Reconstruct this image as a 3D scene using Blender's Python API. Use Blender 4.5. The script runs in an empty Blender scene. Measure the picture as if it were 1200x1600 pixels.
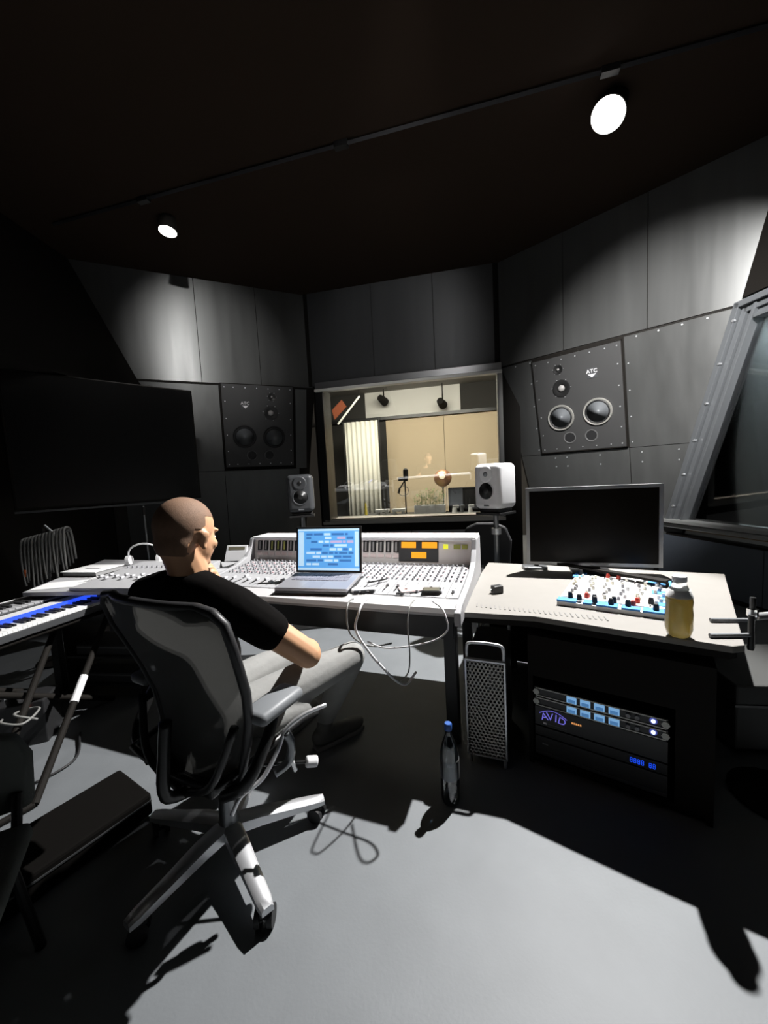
import bpy, bmesh, math, random
from mathutils import Matrix, Vector, Euler
random.seed(7)
S = bpy.context.scene
COL = S.collection
R = math.radians

# ------------------------------------------------------------------ camera
cam_d = bpy.data.cameras.new('camera'); cam = bpy.data.objects.new('camera', cam_d); COL.objects.link(cam)
PITCH, ROLL = R(5.0), R(3.0)
f = Vector((0, math.cos(PITCH), -math.sin(PITCH))); r0 = Vector((1, 0, 0)); u0 = r0.cross(f)
rr = math.cos(ROLL)*r0 - math.sin(ROLL)*u0; uu = math.sin(ROLL)*r0 + math.cos(ROLL)*u0
M4 = Matrix.Identity(4)
for i in range(3):
    M4[i][0] = rr[i]; M4[i][1] = uu[i]; M4[i][2] = -f[i]
M4[2][3] = 1.45
cam.matrix_world = M4
cam_d.sensor_fit = 'HORIZONTAL'; cam_d.sensor_width = 36; cam_d.lens = 18.0     # 600 px focal length at 1200 px wide
cam_d.clip_start = 0.02
S.camera = cam

# ------------------------------------------------------------------ world, exposure
w = bpy.data.worlds.new('world'); S.world = w; w.use_nodes = True
bg = w.node_tree.nodes['Background']; bg.inputs[0].default_value = (0.62, 0.40, 0.20, 1); bg.inputs[1].default_value = 0.02
vs = S.view_settings; vs.view_transform = 'Standard'; vs.look = 'None'; vs.exposure = 0.0; vs.gamma = 1; vs.use_curve_mapping = False

# ------------------------------------------------------------------ materials
MATS = {}
def mat(name, col, rough=0.5, metal=0.0, spec=0.5, emit=None, es=0.0, noise=0.0, nscale=20.0, bump=0.0, bscale=200.0, aniso=0.0, coat=0.0, alpha=None):
    if name in MATS: return MATS[name]
    m = bpy.data.materials.new(name); m.use_nodes = True; nt = m.node_tree; b = nt.nodes['Principled BSDF']
    b.inputs['Base Color'].default_value = (*col, 1); b.inputs['Roughness'].default_value = rough; b.inputs['Metallic'].default_value = metal
    b.inputs['Specular IOR Level'].default_value = spec
    if aniso: b.inputs['Anisotropic'].default_value = aniso
    if coat: b.inputs['Coat Weight'].default_value = coat
    if emit: b.inputs['Emission Color'].default_value = (*emit, 1); b.inputs['Emission Strength'].default_value = es
    tc = nt.nodes.new('ShaderNodeTexCoord')
    if noise:
        n = nt.nodes.new('ShaderNodeTexNoise'); n.inputs['Scale'].default_value = nscale; n.inputs['Detail'].default_value = 5
        mx = nt.nodes.new('ShaderNodeMix'); mx.data_type = 'RGBA'
        mx.inputs[6].default_value = (*[c*(1-noise) for c in col], 1); mx.inputs[7].default_value = (*[min(1, c*(1+noise)) for c in col], 1)
        nt.links.new(tc.outputs['Object'], n.inputs['Vector']); nt.links.new(n.outputs['Fac'], mx.inputs[0]); nt.links.new(mx.outputs[2], b.inputs['Base Color'])
    if bump:
        n = nt.nodes.new('ShaderNodeTexNoise'); n.inputs['Scale'].default_value = bscale; n.inputs['Detail'].default_value = 3
        bp = nt.nodes.new('ShaderNodeBump'); bp.inputs['Strength'].default_value = bump; bp.inputs['Distance'].default_value = 0.004
        nt.links.new(tc.outputs['Object'], n.inputs['Vector']); nt.links.new(n.outputs['Fac'], bp.inputs['Height']); nt.links.new(bp.outputs[0], b.inputs['Normal'])
    MATS[name] = m; return m
def glassmat(name, tint=(1, 1, 1), rough=0.0, gloss=0.08, refl=(1, 1, 1)):
    m = bpy.data.materials.new(name); m.use_nodes = True; nt = m.node_tree; nt.nodes.clear()
    o = nt.nodes.new('ShaderNodeOutputMaterial'); t = nt.nodes.new('ShaderNodeBsdfTransparent'); g = nt.nodes.new('ShaderNodeBsdfGlossy')
    t.inputs[0].default_value = (*tint, 1); g.inputs['Color'].default_value = (*refl, 1); g.inputs['Roughness'].default_value = rough
    fr = nt.nodes.new('ShaderNodeFresnel'); fr.inputs[0].default_value = 1.5
    ad = nt.nodes.new('ShaderNodeMath'); ad.operation = 'ADD'; ad.inputs[1].default_value = gloss; ad.use_clamp = True
    mx = nt.nodes.new('ShaderNodeMixShader')
    nt.links.new(fr.outputs[0], ad.inputs[0]); nt.links.new(ad.outputs[0], mx.inputs[0]); nt.links.new(t.outputs[0], mx.inputs[1]); nt.links.new(g.outputs[0], mx.inputs[2]); nt.links.new(mx.outputs[0], o.inputs[0])
    return m
def wallmat(name, col, rough, metal, streak=0.25):
    # satin sheet: roughness and tone drawn out in vertical streaks
    m = mat(name, col, rough, metal)
    nt = m.node_tree; b = nt.nodes['Principled BSDF']; tc = nt.nodes.new('ShaderNodeTexCoord')
    mp = nt.nodes.new('ShaderNodeMapping'); mp.inputs['Scale'].default_value = (5, 5, 0.35)
    n = nt.nodes.new('ShaderNodeTexNoise'); n.inputs['Scale'].default_value = 1.6; n.inputs['Detail'].default_value = 4
    rp = nt.nodes.new('ShaderNodeMapRange'); rp.inputs['To Min'].default_value = rough*(1-streak); rp.inputs['To Max'].default_value = rough*(1+streak)
    nt.links.new(tc.outputs['Object'], mp.inputs[0]); nt.links.new(mp.outputs[0], n.inputs['Vector']); nt.links.new(n.outputs['Fac'], rp.inputs[0]); nt.links.new(rp.outputs[0], b.inputs['Roughness'])
    mx = nt.nodes.new('ShaderNodeMix'); mx.data_type = 'RGBA'
    mx.inputs[6].default_value = (*[c*0.8 for c in col], 1); mx.inputs[7].default_value = (*[c*1.2 for c in col], 1)
    nt.links.new(n.outputs['Fac'], mx.inputs[0]); nt.links.new(mx.outputs[2], b.inputs['Base Color'])
    b.inputs['Anisotropic'].default_value = 0.8; tn = nt.nodes.new('ShaderNodeCombineXYZ'); tn.inputs[2].default_value = 1.0; nt.links.new(tn.outputs[0], b.inputs['Tangent'])
    return m
BLACK = mat('matte_black', (0.009, 0.0075, 0.006), 0.75, spec=0.2)
CEIL = mat('ceiling_black', (0.030, 0.020, 0.014), 0.9, spec=0.1)
BLKSAT = mat('satin_black', (0.014, 0.014, 0.014), 0.35)
BLKPL = mat('black_plastic', (0.02, 0.02, 0.021), 0.45, bump=0.1)
DGREY = mat('dark_grey', (0.05, 0.052, 0.055), 0.5)
MGREY = mat('mid_grey', (0.18, 0.19, 0.2), 0.5)
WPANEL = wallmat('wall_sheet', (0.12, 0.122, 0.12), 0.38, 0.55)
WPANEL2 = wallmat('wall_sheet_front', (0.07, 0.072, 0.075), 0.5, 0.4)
FLOOR = mat('floor_vinyl', (0.155, 0.166, 0.175), 0.58, noise=0.15, nscale=5, bump=0.12, bscale=90)
CONS = mat('console_light_grey', (0.40, 0.40, 0.41), 0.5, spec=0.3, noise=0.05, nscale=40)
DESK = mat('desk_laminate', (0.24, 0.228, 0.21), 0.55, spec=0.25, noise=0.05, nscale=12)
WHITE = mat('white_plastic', (0.75, 0.75, 0.76), 0.4)
PAPER = mat('white_paper', (0.8, 0.8, 0.79), 0.8)
ALU = mat('polished_aluminium', (0.78, 0.79, 0.81), 0.36, 0.75)
ALUD = mat('dark_aluminium', (0.3, 0.31, 0.32), 0.35, 0.9)
CHROME = mat('chrome', (0.8, 0.8, 0.8), 0.12, 1.0)
PLATE = mat('speaker_plate', (0.045, 0.045, 0.045), 0.5, bump=0.15, bscale=300)
CONE = mat('speaker_cone', (0.16, 0.17, 0.18), 0.35)
RUB = mat('rubber_black', (0.012, 0.012, 0.013), 0.6)
SKIN = mat('skin', (0.62, 0.34, 0.19), 0.5, noise=0.08, nscale=12)
HAIR = mat('cropped_hair', (0.20, 0.115, 0.07), 0.75, noise=0.2, nscale=60, bump=0.3, bscale=400)
SHIRT = mat('black_cotton', (0.0035, 0.003, 0.0028), 0.9, spec=0.06, bump=0.2, bscale=60)
TROU = mat('grey_cloth', (0.26, 0.26, 0.25), 0.85, bump=0.4, bscale=40, noise=0.15, nscale=15)
MESHF = mat('chair_mesh', (0.13, 0.133, 0.128), 0.6, bump=0.5, bscale=500)
nt_ = MESHF.node_tree; b_ = nt_.nodes['Principled BSDF']; o_ = nt_.nodes['Material Output']     # woven mesh: part of the light passes through
tr_ = nt_.nodes.new('ShaderNodeBsdfTranslucent'); tr_.inputs[0].default_value = (0.11, 0.11, 0.105, 1); x1_ = nt_.nodes.new('ShaderNodeMixShader'); x1_.inputs[0].default_value = 0.5
tp_ = nt_.nodes.new('ShaderNodeBsdfTransparent'); x2_ = nt_.nodes.new('ShaderNodeMixShader'); x2_.inputs[0].default_value = 0.22
nt_.links.new(b_.outputs[0], x1_.inputs[1]); nt_.links.new(tr_.outputs[0], x1_.inputs[2]); nt_.links.new(x1_.outputs[0], x2_.inputs[1]); nt_.links.new(tp_.outputs[0], x2_.inputs[2]); nt_.links.new(x2_.outputs[0], o_.inputs[0])
GEN = mat('speaker_grey', (0.62, 0.62, 0.63), 0.45)
GEND = mat('speaker_dark_grey', (0.055, 0.058, 0.062), 0.45)
BLUE = mat('blue_tape', (0.05, 0.25, 0.62), 0.6)
RED = mat('red_cap', (0.6, 0.06, 0.04), 0.4)
CREAM = mat('cream_cap', (0.75, 0.72, 0.62), 0.4)
GREENW = mat('pale_tape', (0.6, 0.65, 0.2), 0.5)
E_ORANGE = mat('orange_display', (0.3, 0.12, 0.01), 0.4, emit=(1.0, 0.42, 0.02), es=0.9)
E_YEL = mat('yellow_led', (0.3, 0.3, 0.02), 0.4, emit=(0.8, 0.8, 0.05), es=0.9)
E_BLUE = mat('blue_strip', (0.02, 0.05, 0.4), 0.4, emit=(0.02, 0.07, 0.75), es=1.3)
E_DISP = mat('blue_display', (0.1, 0.3, 0.5), 0.4, emit=(0.30, 0.60, 1.0), es=0.55)
E_DISPD = mat('blue_display_dark', (0.05, 0.15, 0.3), 0.4, emit=(0.10, 0.30, 0.65), es=0.5)
E_PURP = mat('purple_logo', (0.1, 0.05, 0.4), 0.4, emit=(0.22, 0.20, 0.9), es=0.6)
E_DBLUE = mat('deep_blue_digits', (0.0, 0.05, 0.5), 0.4, emit=(0.01, 0.08, 0.9), es=1.0)
E_WLED = mat('white_led', (0.6, 0.7, 1), 0.4, emit=(0.6, 0.75, 1.0), es=3.0)
E_RED = mat('red_led', (0.5, 0.05, 0.02), 0.4, emit=(1, 0.12, 0.03), es=1.2)
E_LAMP = mat('lamp_glow', (1, 1, 1), 0.4, emit=(1.0, 0.97, 0.92), es=8.0)

# ------------------------------------------------------------------ mesh helpers
def FR(o, az=0, lean=0):
    "frame on a wall: x along it, y up it, z out into the room; lean > 0 brings the top forward"
    a, b = R(az), R(lean)
    h = Vector((math.cos(a), math.sin(a), 0)); n0 = Vector((-math.sin(a), math.cos(a), 0))
    v = Vector((0, 0, math.cos(b))) - n0*math.sin(b); n = h.cross(v)
    M = Matrix.Identity(4)
    for i in range(3):
        M[i][0] = h[i]; M[i][1] = v[i]; M[i][2] = n[i]; M[i][3] = o[i]
    return M
class MB:
    def __init__(s, M=None): s.bm = bmesh.new(); s.M = M or Matrix.Identity(4)
    def add(s, vs_, fs, M=None):
        M = s.M @ M if M is not None else s.M
        v = [s.bm.verts.new(M @ Vector(p)) for p in vs_]
        for fc in fs:
            try: s.bm.faces.new([v[i] for i in fc])
            except ValueError: pass
    def box(s, c, sz, M=None, rz=0, rx=0, ry=0):
        x, y, z = sz[0]/2, sz[1]/2, sz[2]/2
        vs_ = [(a*x, b*y, d*z) for a in (-1, 1) for b in (-1, 1) for d in (-1, 1)]
        T = Matrix.Translation(c) @ Euler((rx, ry, rz)).to_matrix().to_4x4()
        if M is not None: T = M @ T
        s.add(vs_, [(0, 1, 3, 2), (4, 6, 7, 5), (0, 4, 5, 1), (2, 3, 7, 6), (0, 2, 6, 4), (1, 5, 7, 3)], T); return s
    def b2(s, a, b):
        return s.box([(a[i]+b[i])/2 for i in range(3)], [abs(b[i]-a[i]) for i in range(3)])
    def cyl(s, p, q, r, r2=None, seg=14):
        p, q = Vector(p), Vector(q); r2 = r if r2 is None else r2
        d = q-p; M = Matrix.Translation(p) @ d.to_track_quat('Z', 'Y').to_matrix().to_4x4(); L = d.length
        vs_ = [(r*math.cos(2*math.pi*i/seg), r*math.sin(2*math.pi*i/seg), 0) for i in range(seg)] + [(r2*math.cos(2*math.pi*i/seg), r2*math.sin(2*math.pi*i/seg), L) for i in range(seg)]
        fs = [(i, (i+1) % seg, seg+(i+1) % seg, seg+i) for i in range(seg)] + [tuple(range(seg-1, -1, -1)), tuple(range(seg, 2*seg))]
        s.add(vs_, fs, M); return s
    def lathe(s, prof, M=None, seg=24):
        "profile of (radius, z) about local z"
        vs_ = [(r*math.cos(2*math.pi*i/seg), r*math.sin(2*math.pi*i/seg), z) for r, z in prof for i in range(seg)]; n = len(prof)
        fs = [(k*seg+i, k*seg+(i+1) % seg, (k+1)*seg+(i+1) % seg, (k+1)*seg+i) for k in range(n-1) for i in range(seg)]
        fs += [tuple(range(seg-1, -1, -1)), tuple(range((n-1)*seg, n*seg))]
        s.add(vs_, fs, M); return s
    def ell(s, c, rad, rot=(0, 0, 0), seg=16, rings=10, M=None):
        T = Matrix.Translation(c) @ Euler(rot).to_matrix().to_4x4() @ Matrix.Diagonal((*rad, 1))
        if M is not None: T = M @ T
        vs_ = [(0, 0, 1)]
        for k in range(1, rings):
            t = math.pi*k/rings
            vs_ += [(math.sin(t)*math.cos(2*math.pi*i/seg), math.sin(t)*math.sin(2*math.pi*i/seg), math.cos(t)) for i in range(seg)]
        vs_.append((0, 0, -1)); L = len(vs_)-1
        fs = [(0, 1+i, 1+(i+1) % seg) for i in range(seg)]
        for k in range(rings-2):
            a = 1+k*seg; fs += [(a+i, a+seg+i, a+seg+(i+1) % seg, a+(i+1) % seg) for i in range(seg)]
        a = 1+(rings-2)*seg; fs += [(a+i, L, a+(i+1) % seg) for i in range(seg)]
        s.add(vs_, fs, T); return s
    def caps(s, p, q, r, r2=None, seg=14):
        r2 = r if r2 is None else r2
        s.cyl(p, q, r, r2, seg); s.ell(p, (r,)*3, seg=seg, rings=8); s.ell(q, (r2,)*3, seg=seg, rings=8); return s
    def limb(s, pts, seg=14):
        for (a, ra), (b, rb) in zip(pts, pts[1:]): s.caps(a, b, ra, rb, seg)
        return s
    def tube(s, pts, r, seg=6, closed=False):
        pts = [Vector(p) for p in pts]; n = len(pts); rings = []
        up = None
        for i, p in enumerate(pts):
            t = (pts[min(i+1, n-1)]-pts[max(i-1, 0)])
            if closed: t = pts[(i+1) % n]-pts[i-1]
            t = t.normalized() if t.length > 1e-9 else Vector((0, 0, 1))
            if up is None: up = Vector((0, 0, 1)) if abs(t.z) < 0.9 else Vector((1, 0, 0))
            a = t.cross(up).normalized(); b = a.cross(t).normalized(); up = b
            ra = r[i] if isinstance(r, (list, tuple)) else r
            rings.append([p + a*ra*math.cos(2*math.pi*k/seg) + b*ra*math.sin(2*math.pi*k/seg) for k in range(seg)])
        vs_ = [v for rg in rings for v in rg]
        fs = [(i*seg+k, i*seg+(k+1) % seg, ((i+1) % n)*seg+(k+1) % seg, ((i+1) % n)*seg+k) for i in range(n if closed else n-1) for k in range(seg)]
        if not closed: fs += [tuple(range(seg-1, -1, -1)), tuple(range((n-1)*seg, n*seg))]
        s.add(vs_, fs); return s
    def prism(s, poly, z0, z1):
        n = len(poly); vs_ = [(x, y, z0) for x, y in poly]+[(x, y, z1) for x, y in poly]
        fs = [tuple(range(n-1, -1, -1)), tuple(range(n, 2*n))]+[(i, (i+1) % n, n+(i+1) % n, n+i) for i in range(n)]
        s.add(vs_, fs); return s
    def prismx(s, poly, x0, x1):
        "outline in (y, z) drawn out along x"
        n = len(poly); vs_ = [(x0, y, z) for y, z in poly]+[(x1, y, z) for y, z in poly]
        fs = [tuple(range(n)), tuple(range(2*n-1, n-1, -1))]+[(i, n+i, n+(i+1) % n, (i+1) % n) for i in range(n)]
        s.add(vs_, fs); return s
    def build(s, name, m, parent=None, smooth=False, bevel=0.0, kind=None, label=None, mods=None, loc=None):
        bmesh.ops.recalc_face_normals(s.bm, faces=s.bm.faces)
        me = bpy.data.meshes.new(name); s.bm.to_mesh(me); s.bm.free()
        if m: me.materials.append(m)
        if smooth:
            for p in me.polygons: p.use_smooth = True
            if smooth != 'all': 
                try: me.set_sharp_from_angle(angle=R(40))
                except Exception: pass
        o = bpy.data.objects.new(name, me); COL.objects.link(o)
        if parent: o.parent = parent
        if loc: o.location = loc
        if bevel:
            b = o.modifiers.new('bevel', 'BEVEL'); b.width = bevel; b.segments = 2; b.limit_method = 'ANGLE'
        if kind: o['kind'] = kind
        if label: o['label'] = label
        return o
def spl(pts, n=8):
    pts = [Vector(p) for p in pts]; out = []
    P = [pts[0]*2-pts[1]]+pts+[pts[-1]*2-pts[-2]]
    for i in range(1, len(P)-2):
        for k in range(n):
            t = k/n; a, b, c, d = P[i-1], P[i], P[i+1], P[i+2]
            out.append(0.5*((2*b)+(c-a)*t+(2*a-5*b+4*c-d)*t*t+(3*b-a-3*c+d)*t**3))
    out.append(pts[-1]); return out
def thing(name, label, cat, loc=(0, 0, 0), rotz=0, group=None, M=None):
    o = bpy.data.objects.new(name, None); COL.objects.link(o); o.empty_display_size = 0.05
    if M is not None: o.matrix_world = M
    else: o.location = loc; o.rotation_euler = (0, 0, rotz)
    o['label'] = label; o['category'] = cat
    if group: o['group'] = group
    return o
def tag(o, label, cat, group=None):
    o['label'] = label; o['category'] = cat
    if group: o['group'] = group
    return o
def dup(o, parent=None, name=None):
    c = o.copy(); COL.objects.link(c)
    if parent is not None: c.parent = parent
    for ch in list(o.children): dup(ch, c)
    return c
def text_mesh(txt, size, name, m, parent, M, depth=0.0006, align='CENTER', label=None):
    cu = bpy.data.curves.new('t', 'FONT'); cu.body = txt; cu.size = size; cu.align_x = align; cu.align_y = 'CENTER'; cu.extrude = depth; cu.resolution_u = 2
    t = bpy.data.objects.new('t', cu); COL.objects.link(t)
    bpy.context.view_layer.update()
    me = bpy.data.meshes.new_from_object(t.evaluated_get(bpy.context.evaluated_depsgraph_get()))
    bpy.data.objects.remove(t); bpy.data.curves.remove(cu)
    me.name = name; me.materials.clear(); me.materials.append(m)
    o = bpy.data.objects.new(name, me); COL.objects.link(o); o.parent = parent; o.matrix_local = M
    if label: o['label'] = label
    return o

# ------------------------------------------------------------------ track lamps (fixture and light together)
def spot_lamp(loc, target, power, ang, blend, label, rad=0.085, src=0.03, col=(1.0, 0.985, 0.97), hang=4.26, glow=True, visible_lens=True):
    loc = Vector(loc); d = (Vector(target)-loc).normalized()
    t = thing('track_lamp', label, 'lamp', (loc.x, loc.y, hang))
    L = loc-Vector((loc.x, loc.y, hang))
    b = MB(); b.cyl(L-d*0.20, L-d*0.002, rad*0.8, rad*1.06, 24); b.build('lamp_housing', BLACK, t, smooth=True)
    b = MB(); b.cyl(L-d*0.12+Vector((0, 0, 0.02)), (L.x*0, L.y*0, -0.02), 0.012, seg=8); b.box((0, 0, -0.02), (0.10, 0.035, 0.035)); b.build('bracket', BLACK, t)
    b = MB(); b.cyl(L-d*0.004, L+d*0.001, rad, seg=24); b.build('lens', E_LAMP, t)
    ld = bpy.data.lights.new('lamp_light', 'SPOT'); ld.energy = power; ld.spot_size = R(ang); ld.spot_blend = blend; ld.shadow_soft_size = src; ld.color = col
    lo = bpy.data.objects.new('lamp_light', ld); COL.objects.link(lo); lo.location = loc+d*0.05
    lo.rotation_euler = d.to_track_quat('-Z', 'Y').to_euler()
    return t
spot_lamp((1.888, 3.213, 4.15), (-0.35, 1.75, 0), 2150, 68, 0.35, 'big bright round ceiling lamp at upper right', rad=0.12)
spot_lamp((-2.118, 4.291, 4.15), (-2.3, 3.9, 0.8), 110, 62, 0.7, 'small bright ceiling lamp at upper left under the track', rad=0.085)
spot_lamp((1.2, 0.9, 4.12), (2.98, 4.2, 2.52), 2200, 44, 1.0, 'black track lamp turned to the right wall')
spot_lamp((0.3, 1.2, 4.12), (0.2, 5.9, 3.4), 170, 40, 1.0, 'black track lamp turned to the wall above the window')
spot_lamp((-0.9, 1.4, 4.12), (-2.3, 5.5, 3.3), 450, 32, 1.0, 'black track lamp turned to the left wall')

spot_lamp((-0.2, 1.15, 4.12), (-0.05, 2.95, 0.90), 260, 24, 0.8, 'black track lamp turned down to the console')

# ------------------------------------------------------------------ room shell
H = 4.3
def struct(mb, name, m, **k):
    o = mb.build(name, m, **k); o['kind'] = 'structure'; return o
struct(MB().b2((-4.2, -2.6, -0.12), (4.4, 10.4, 0.0)), 'floor', FLOOR)
struct(MB().b2((-4.2, -2.6, H), (4.4, 7.0, H+0.15)), 'ceiling', CEIL)
struct(MB().b2((-4.2, -2.75, 0), (4.4, -2.6, H)), 'wall_back', BLACK)
# front wall with window opening; frame x along wall
FW = FR((0.41, 5.80, 0), -12.6)
WX0, WX1, WZ0, WZ1 = -1.37, 1.34, 0.84, 2.86
fw = MB(FW)
for a, b in (((-1.45, 0, -0.15), (WX0, 2.93, 0)), ((WX1, 0, -0.15), (1.60, 2.93, 0)), ((-1.6, 2.93, -0.15), (WX0, H, 0)), ((WX1, 2.93, -0.15), (1.5, H, 0)), ((WX0, WZ1, -0.15), (WX1, H, 0)), ((WX0, 0, -0.15), (WX1, WZ0, 0))): fw.b2(a, b)
fwo = struct(fw, 'wall_front', BLACK)
def wall_panels(frame, rects, parent, m, th=0.012, gap=0.004):
    for k, pts in enumerate(rects):
        b = MB(frame)
        cx = sum(p[0] for p in pts)/len(pts); cy = sum(p[1] for p in pts)/len(pts)
        b.prism([(x+(gap if x < cx else -gap), y+(gap if y < cy else -gap)) for x, y in pts], 0.0, th)
        b.build('wall_panel', m, parent)
def rect(x0, y0, x1, y1): return [(x0, y0), (x1, y0), (x1, y1), (x0, y1)]
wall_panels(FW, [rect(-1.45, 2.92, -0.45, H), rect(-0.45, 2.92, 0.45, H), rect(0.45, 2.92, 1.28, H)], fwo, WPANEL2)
wall_panels(FW, [rect(-1.4, 0.02, 0, 0.64), rect(0, 0.02, 1.4, 0.64)], fwo, mat('pale_lower_panel', (0.42, 0.42, 0.42), 0.6))
# right splayed wall: upper part vertical, lower part leaning back
RU = FR((2.42, 4.83, 2.9), -45)
wr = MB(RU); wr.b2((-1.15, 0, -0.12), (1.75, 1.4, 0)); wro = struct(wr, 'wall_right_upper', BLACK)
wall_panels(RU, [rect(-1.07, 0.01, -0.12, 1.4), rect(-0.12, 0.01, 0.75, 1.4), rect(0.75, 0.01, 1.7, 1.4)], wro, WPANEL)
RL = FR((2.42, 4.83, 2.9), -45, 13.5)
def trap(u0, u1, v0, v1, f0=0.0, f1=0.0):    # left/right edges slide with height
    return [(u0+f0*(v1-v0), v0), (u1+f1*(v1-v0), v0), (u1, v1), (u0, v1)]
wl = MB(RL); wl.prism([(-0.98, 0), (1.53, 0), (0.9, -2.98), (-0.66, -2.98)], -0.12, 0.0); wlo = struct(wl, 'wall_right_lower', BLACK)
def lx(v, top, bot): return top+(bot-top)*(-v/2.98)
xl = lambda v: lx(v, -0.96, -0.64)
xr = lambda v: lx(v, 1.50, 0.88)
for (a, b, v0, v1) in ((None, -0.525, -1.27, -0.005), (0.525, None, -1.27, -0.005), (None, 0.525, -2.95, -1.27), (0.525, None, -2.95, -1.27)):
    q = [(xl(v0) if a is None else a, v0), (xr(v0) if b is None else b, v0), (xr(v1) if b is None else b, v1), (xl(v1) if a is None else a, v1)]
    wall_panels(RL, [q], wlo, WPANEL)
sc = MB(RL)
for i in range(13):
    u = -0.95+i*0.2
    if u < 1.45: sc.cyl((u, -0.035, 0.012), (u, -0.035, 0.018), 0.009, seg=8)
for v in (-1.33, -1.45): 
    for u in (-0.35, -0.2, 0.2, 0.65, 1.0): sc.cyl((u, v, 0.012), (u, v, 0.018), 0.009, seg=8)
for v in (-0.3, -0.6, -0.9, -1.2): 
    for u in (-0.56, 0.56): sc.cyl((u, v, 0.012), (u, v, 0.018), 0.008, seg=8)
sc.build('panel_screw', ALU, wlo, kind='stuff')
# left splayed wall
LU = FR((-1.76, 5.82, 2.9), 25)
wl2 = MB(LU); wl2.b2((-2.3, 0, -0.12), (0.95, 1.4, 0)); wluo = struct(wl2, 'wall_left_upper', BLACK)
wall_panels(LU, [rect(-2.2, 0.01, -0.75, 1.4), rect(-0.75, 0.01, 0.05, 1.4), rect(0.05, 0.01, 0.88, 1.4)], wluo, WPANEL)
LL = FR((-1.76, 5.82, 2.9), 25, 14.5)
wl3 = MB(LL); wl3.prism([(0.85, 0), (-2.0, 0), (-2.0, -3.0), (0.66, -3.0)], -0.12, 0.0); wllo = struct(wl3, 'wall_left_lower', BLACK)
wall_panels(LL, [rect(-1.95, -1.25, -0.54, -0.01), rect(0.54, -1.25, 0.72, -0.01), rect(-1.95, -2.95, -0.54, -1.25), rect(-0.54, -2.95, 0.60, -1.25)], wllo, WPANEL)
# side walls
lw = MB()
LWP = [(-3.75, 0.0), (-3.75, 2.55), (-3.02, 2.62), (-3.66, H), (-4.1, H), (-4.1, 0.0)]
lw.add([(x, 5.35, z) for x, z in LWP]+[(x-0.15, -2.6, z) for x, z in LWP], [tuple(range(6)), tuple(range(11, 5, -1))]+[(i, 6+i, 6+(i+1) % 6, (i+1) % 6) for i in range(6)])
struct(lw, 'wall_left_side', BLACK)
# right side wall below and behind its window
SW = FR((3.47, 3.95, 0), -84.3)      # x runs towards the camera
sb = MB(SW); sb.b2((-1.2, 0, -0.30), (6.5, 0.62, 0)); sbo = struct(sb, 'wall_right_base', BLACK)
ub = MB(SW); ub.prism([(0.20, 2.96), (6.5, 2.96), (6.5, H), (0.62, H)], -0.3, 0.03); struct(ub, 'wall_right_side', BLACK)
wall_panels(SW, [rect(-0.75, 0.05, 0.45, 0.6), rect(0.45, 0.05, 1.6, 0.6)], sbo, mat('blue_grey_panel', (0.12, 0.14, 0.17), 0.5))
struct(MB(SW).b2((-1.2, 0.62, -0.75), (6.5, 2.98, -0.6)), 'wall_right_booth', mat('booth_grey', (0.17, 0.18, 0.18), 0.7, noise=0.1, nscale=3))
struct(MB(SW).b2((1.9, 0.62, -0.5), (6.5, 2.98, 0.0)), 'wall_right_pier', BLACK)
# slanted window frame: bottom corner (-0.6, .8) up to (0.2, 2.95)
w2 = thing('window_2', 'slanted side window in thick grey frame', 'window'); del w2['label']; del w2['category']; w2['kind'] = 'structure'
FRM = mat('window_frame_grey', (0.17, 0.18, 0.19), 0.38, 0.3)
P0, P1 = Vector((-0.60, 0.80)), Vector((0.16, 2.93))
for k, (off, dep, wd) in enumerate(((0.0, 0.10, 0.055), (0.062, 0.06, 0.05), (0.118, 0.03, 0.04), (0.165, 0.075, 0.03))):
    b = MB(SW); dx = (P1-P0).normalized(); nx = Vector((dx.y, -dx.x))
    a0 = P0+nx*off; a1 = P1+nx*off
    b.prism([tuple(a0), tuple(a0+nx*wd), tuple(a1+nx*wd), tuple(a1)], -0.1, dep-0.03)
    b.prism([(a1.x, 2.93-off*1.0), (1.9, 2.93-off), (1.9, 2.93-off-wd), (a1.x, 2.93-off-wd)], -0.1, dep-0.03)
    b.build('frame_moulding', FRM, w2, bevel=0.004)
b = MB(SW)
for i in range(6):
    p = P0+(P1-P0)*(0.08+i*0.17)+Vector((0.05, -0.012)); b.cyl((p.x, p.y, 0.05), (p.x, p.y, 0.078), 0.012, seg=8)
b.build('frame_bolt', ALU, w2, kind='stuff')
b = MB(SW); b.b2((-0.72, 0.76, -0.12), (1.9, 0.80, 0.10)); b.b2((-0.72, 0.70, -0.12), (1.9, 0.745, 0.06)); b.build('sill', mat('side_sill', (0.42, 0.43, 0.42), 0.45), w2, bevel=0.004)
b = MB(SW); b.prism([(P0.x+0.15, 0.80), (1.9, 0.80), (1.9, 2.85), (P1.x+0.15, 2.85)], -0.05, -0.04); b.build('pane', glassmat('booth_glass', (0.8, 0.82, 0.82), 0.03, 0.10), w2)

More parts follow.
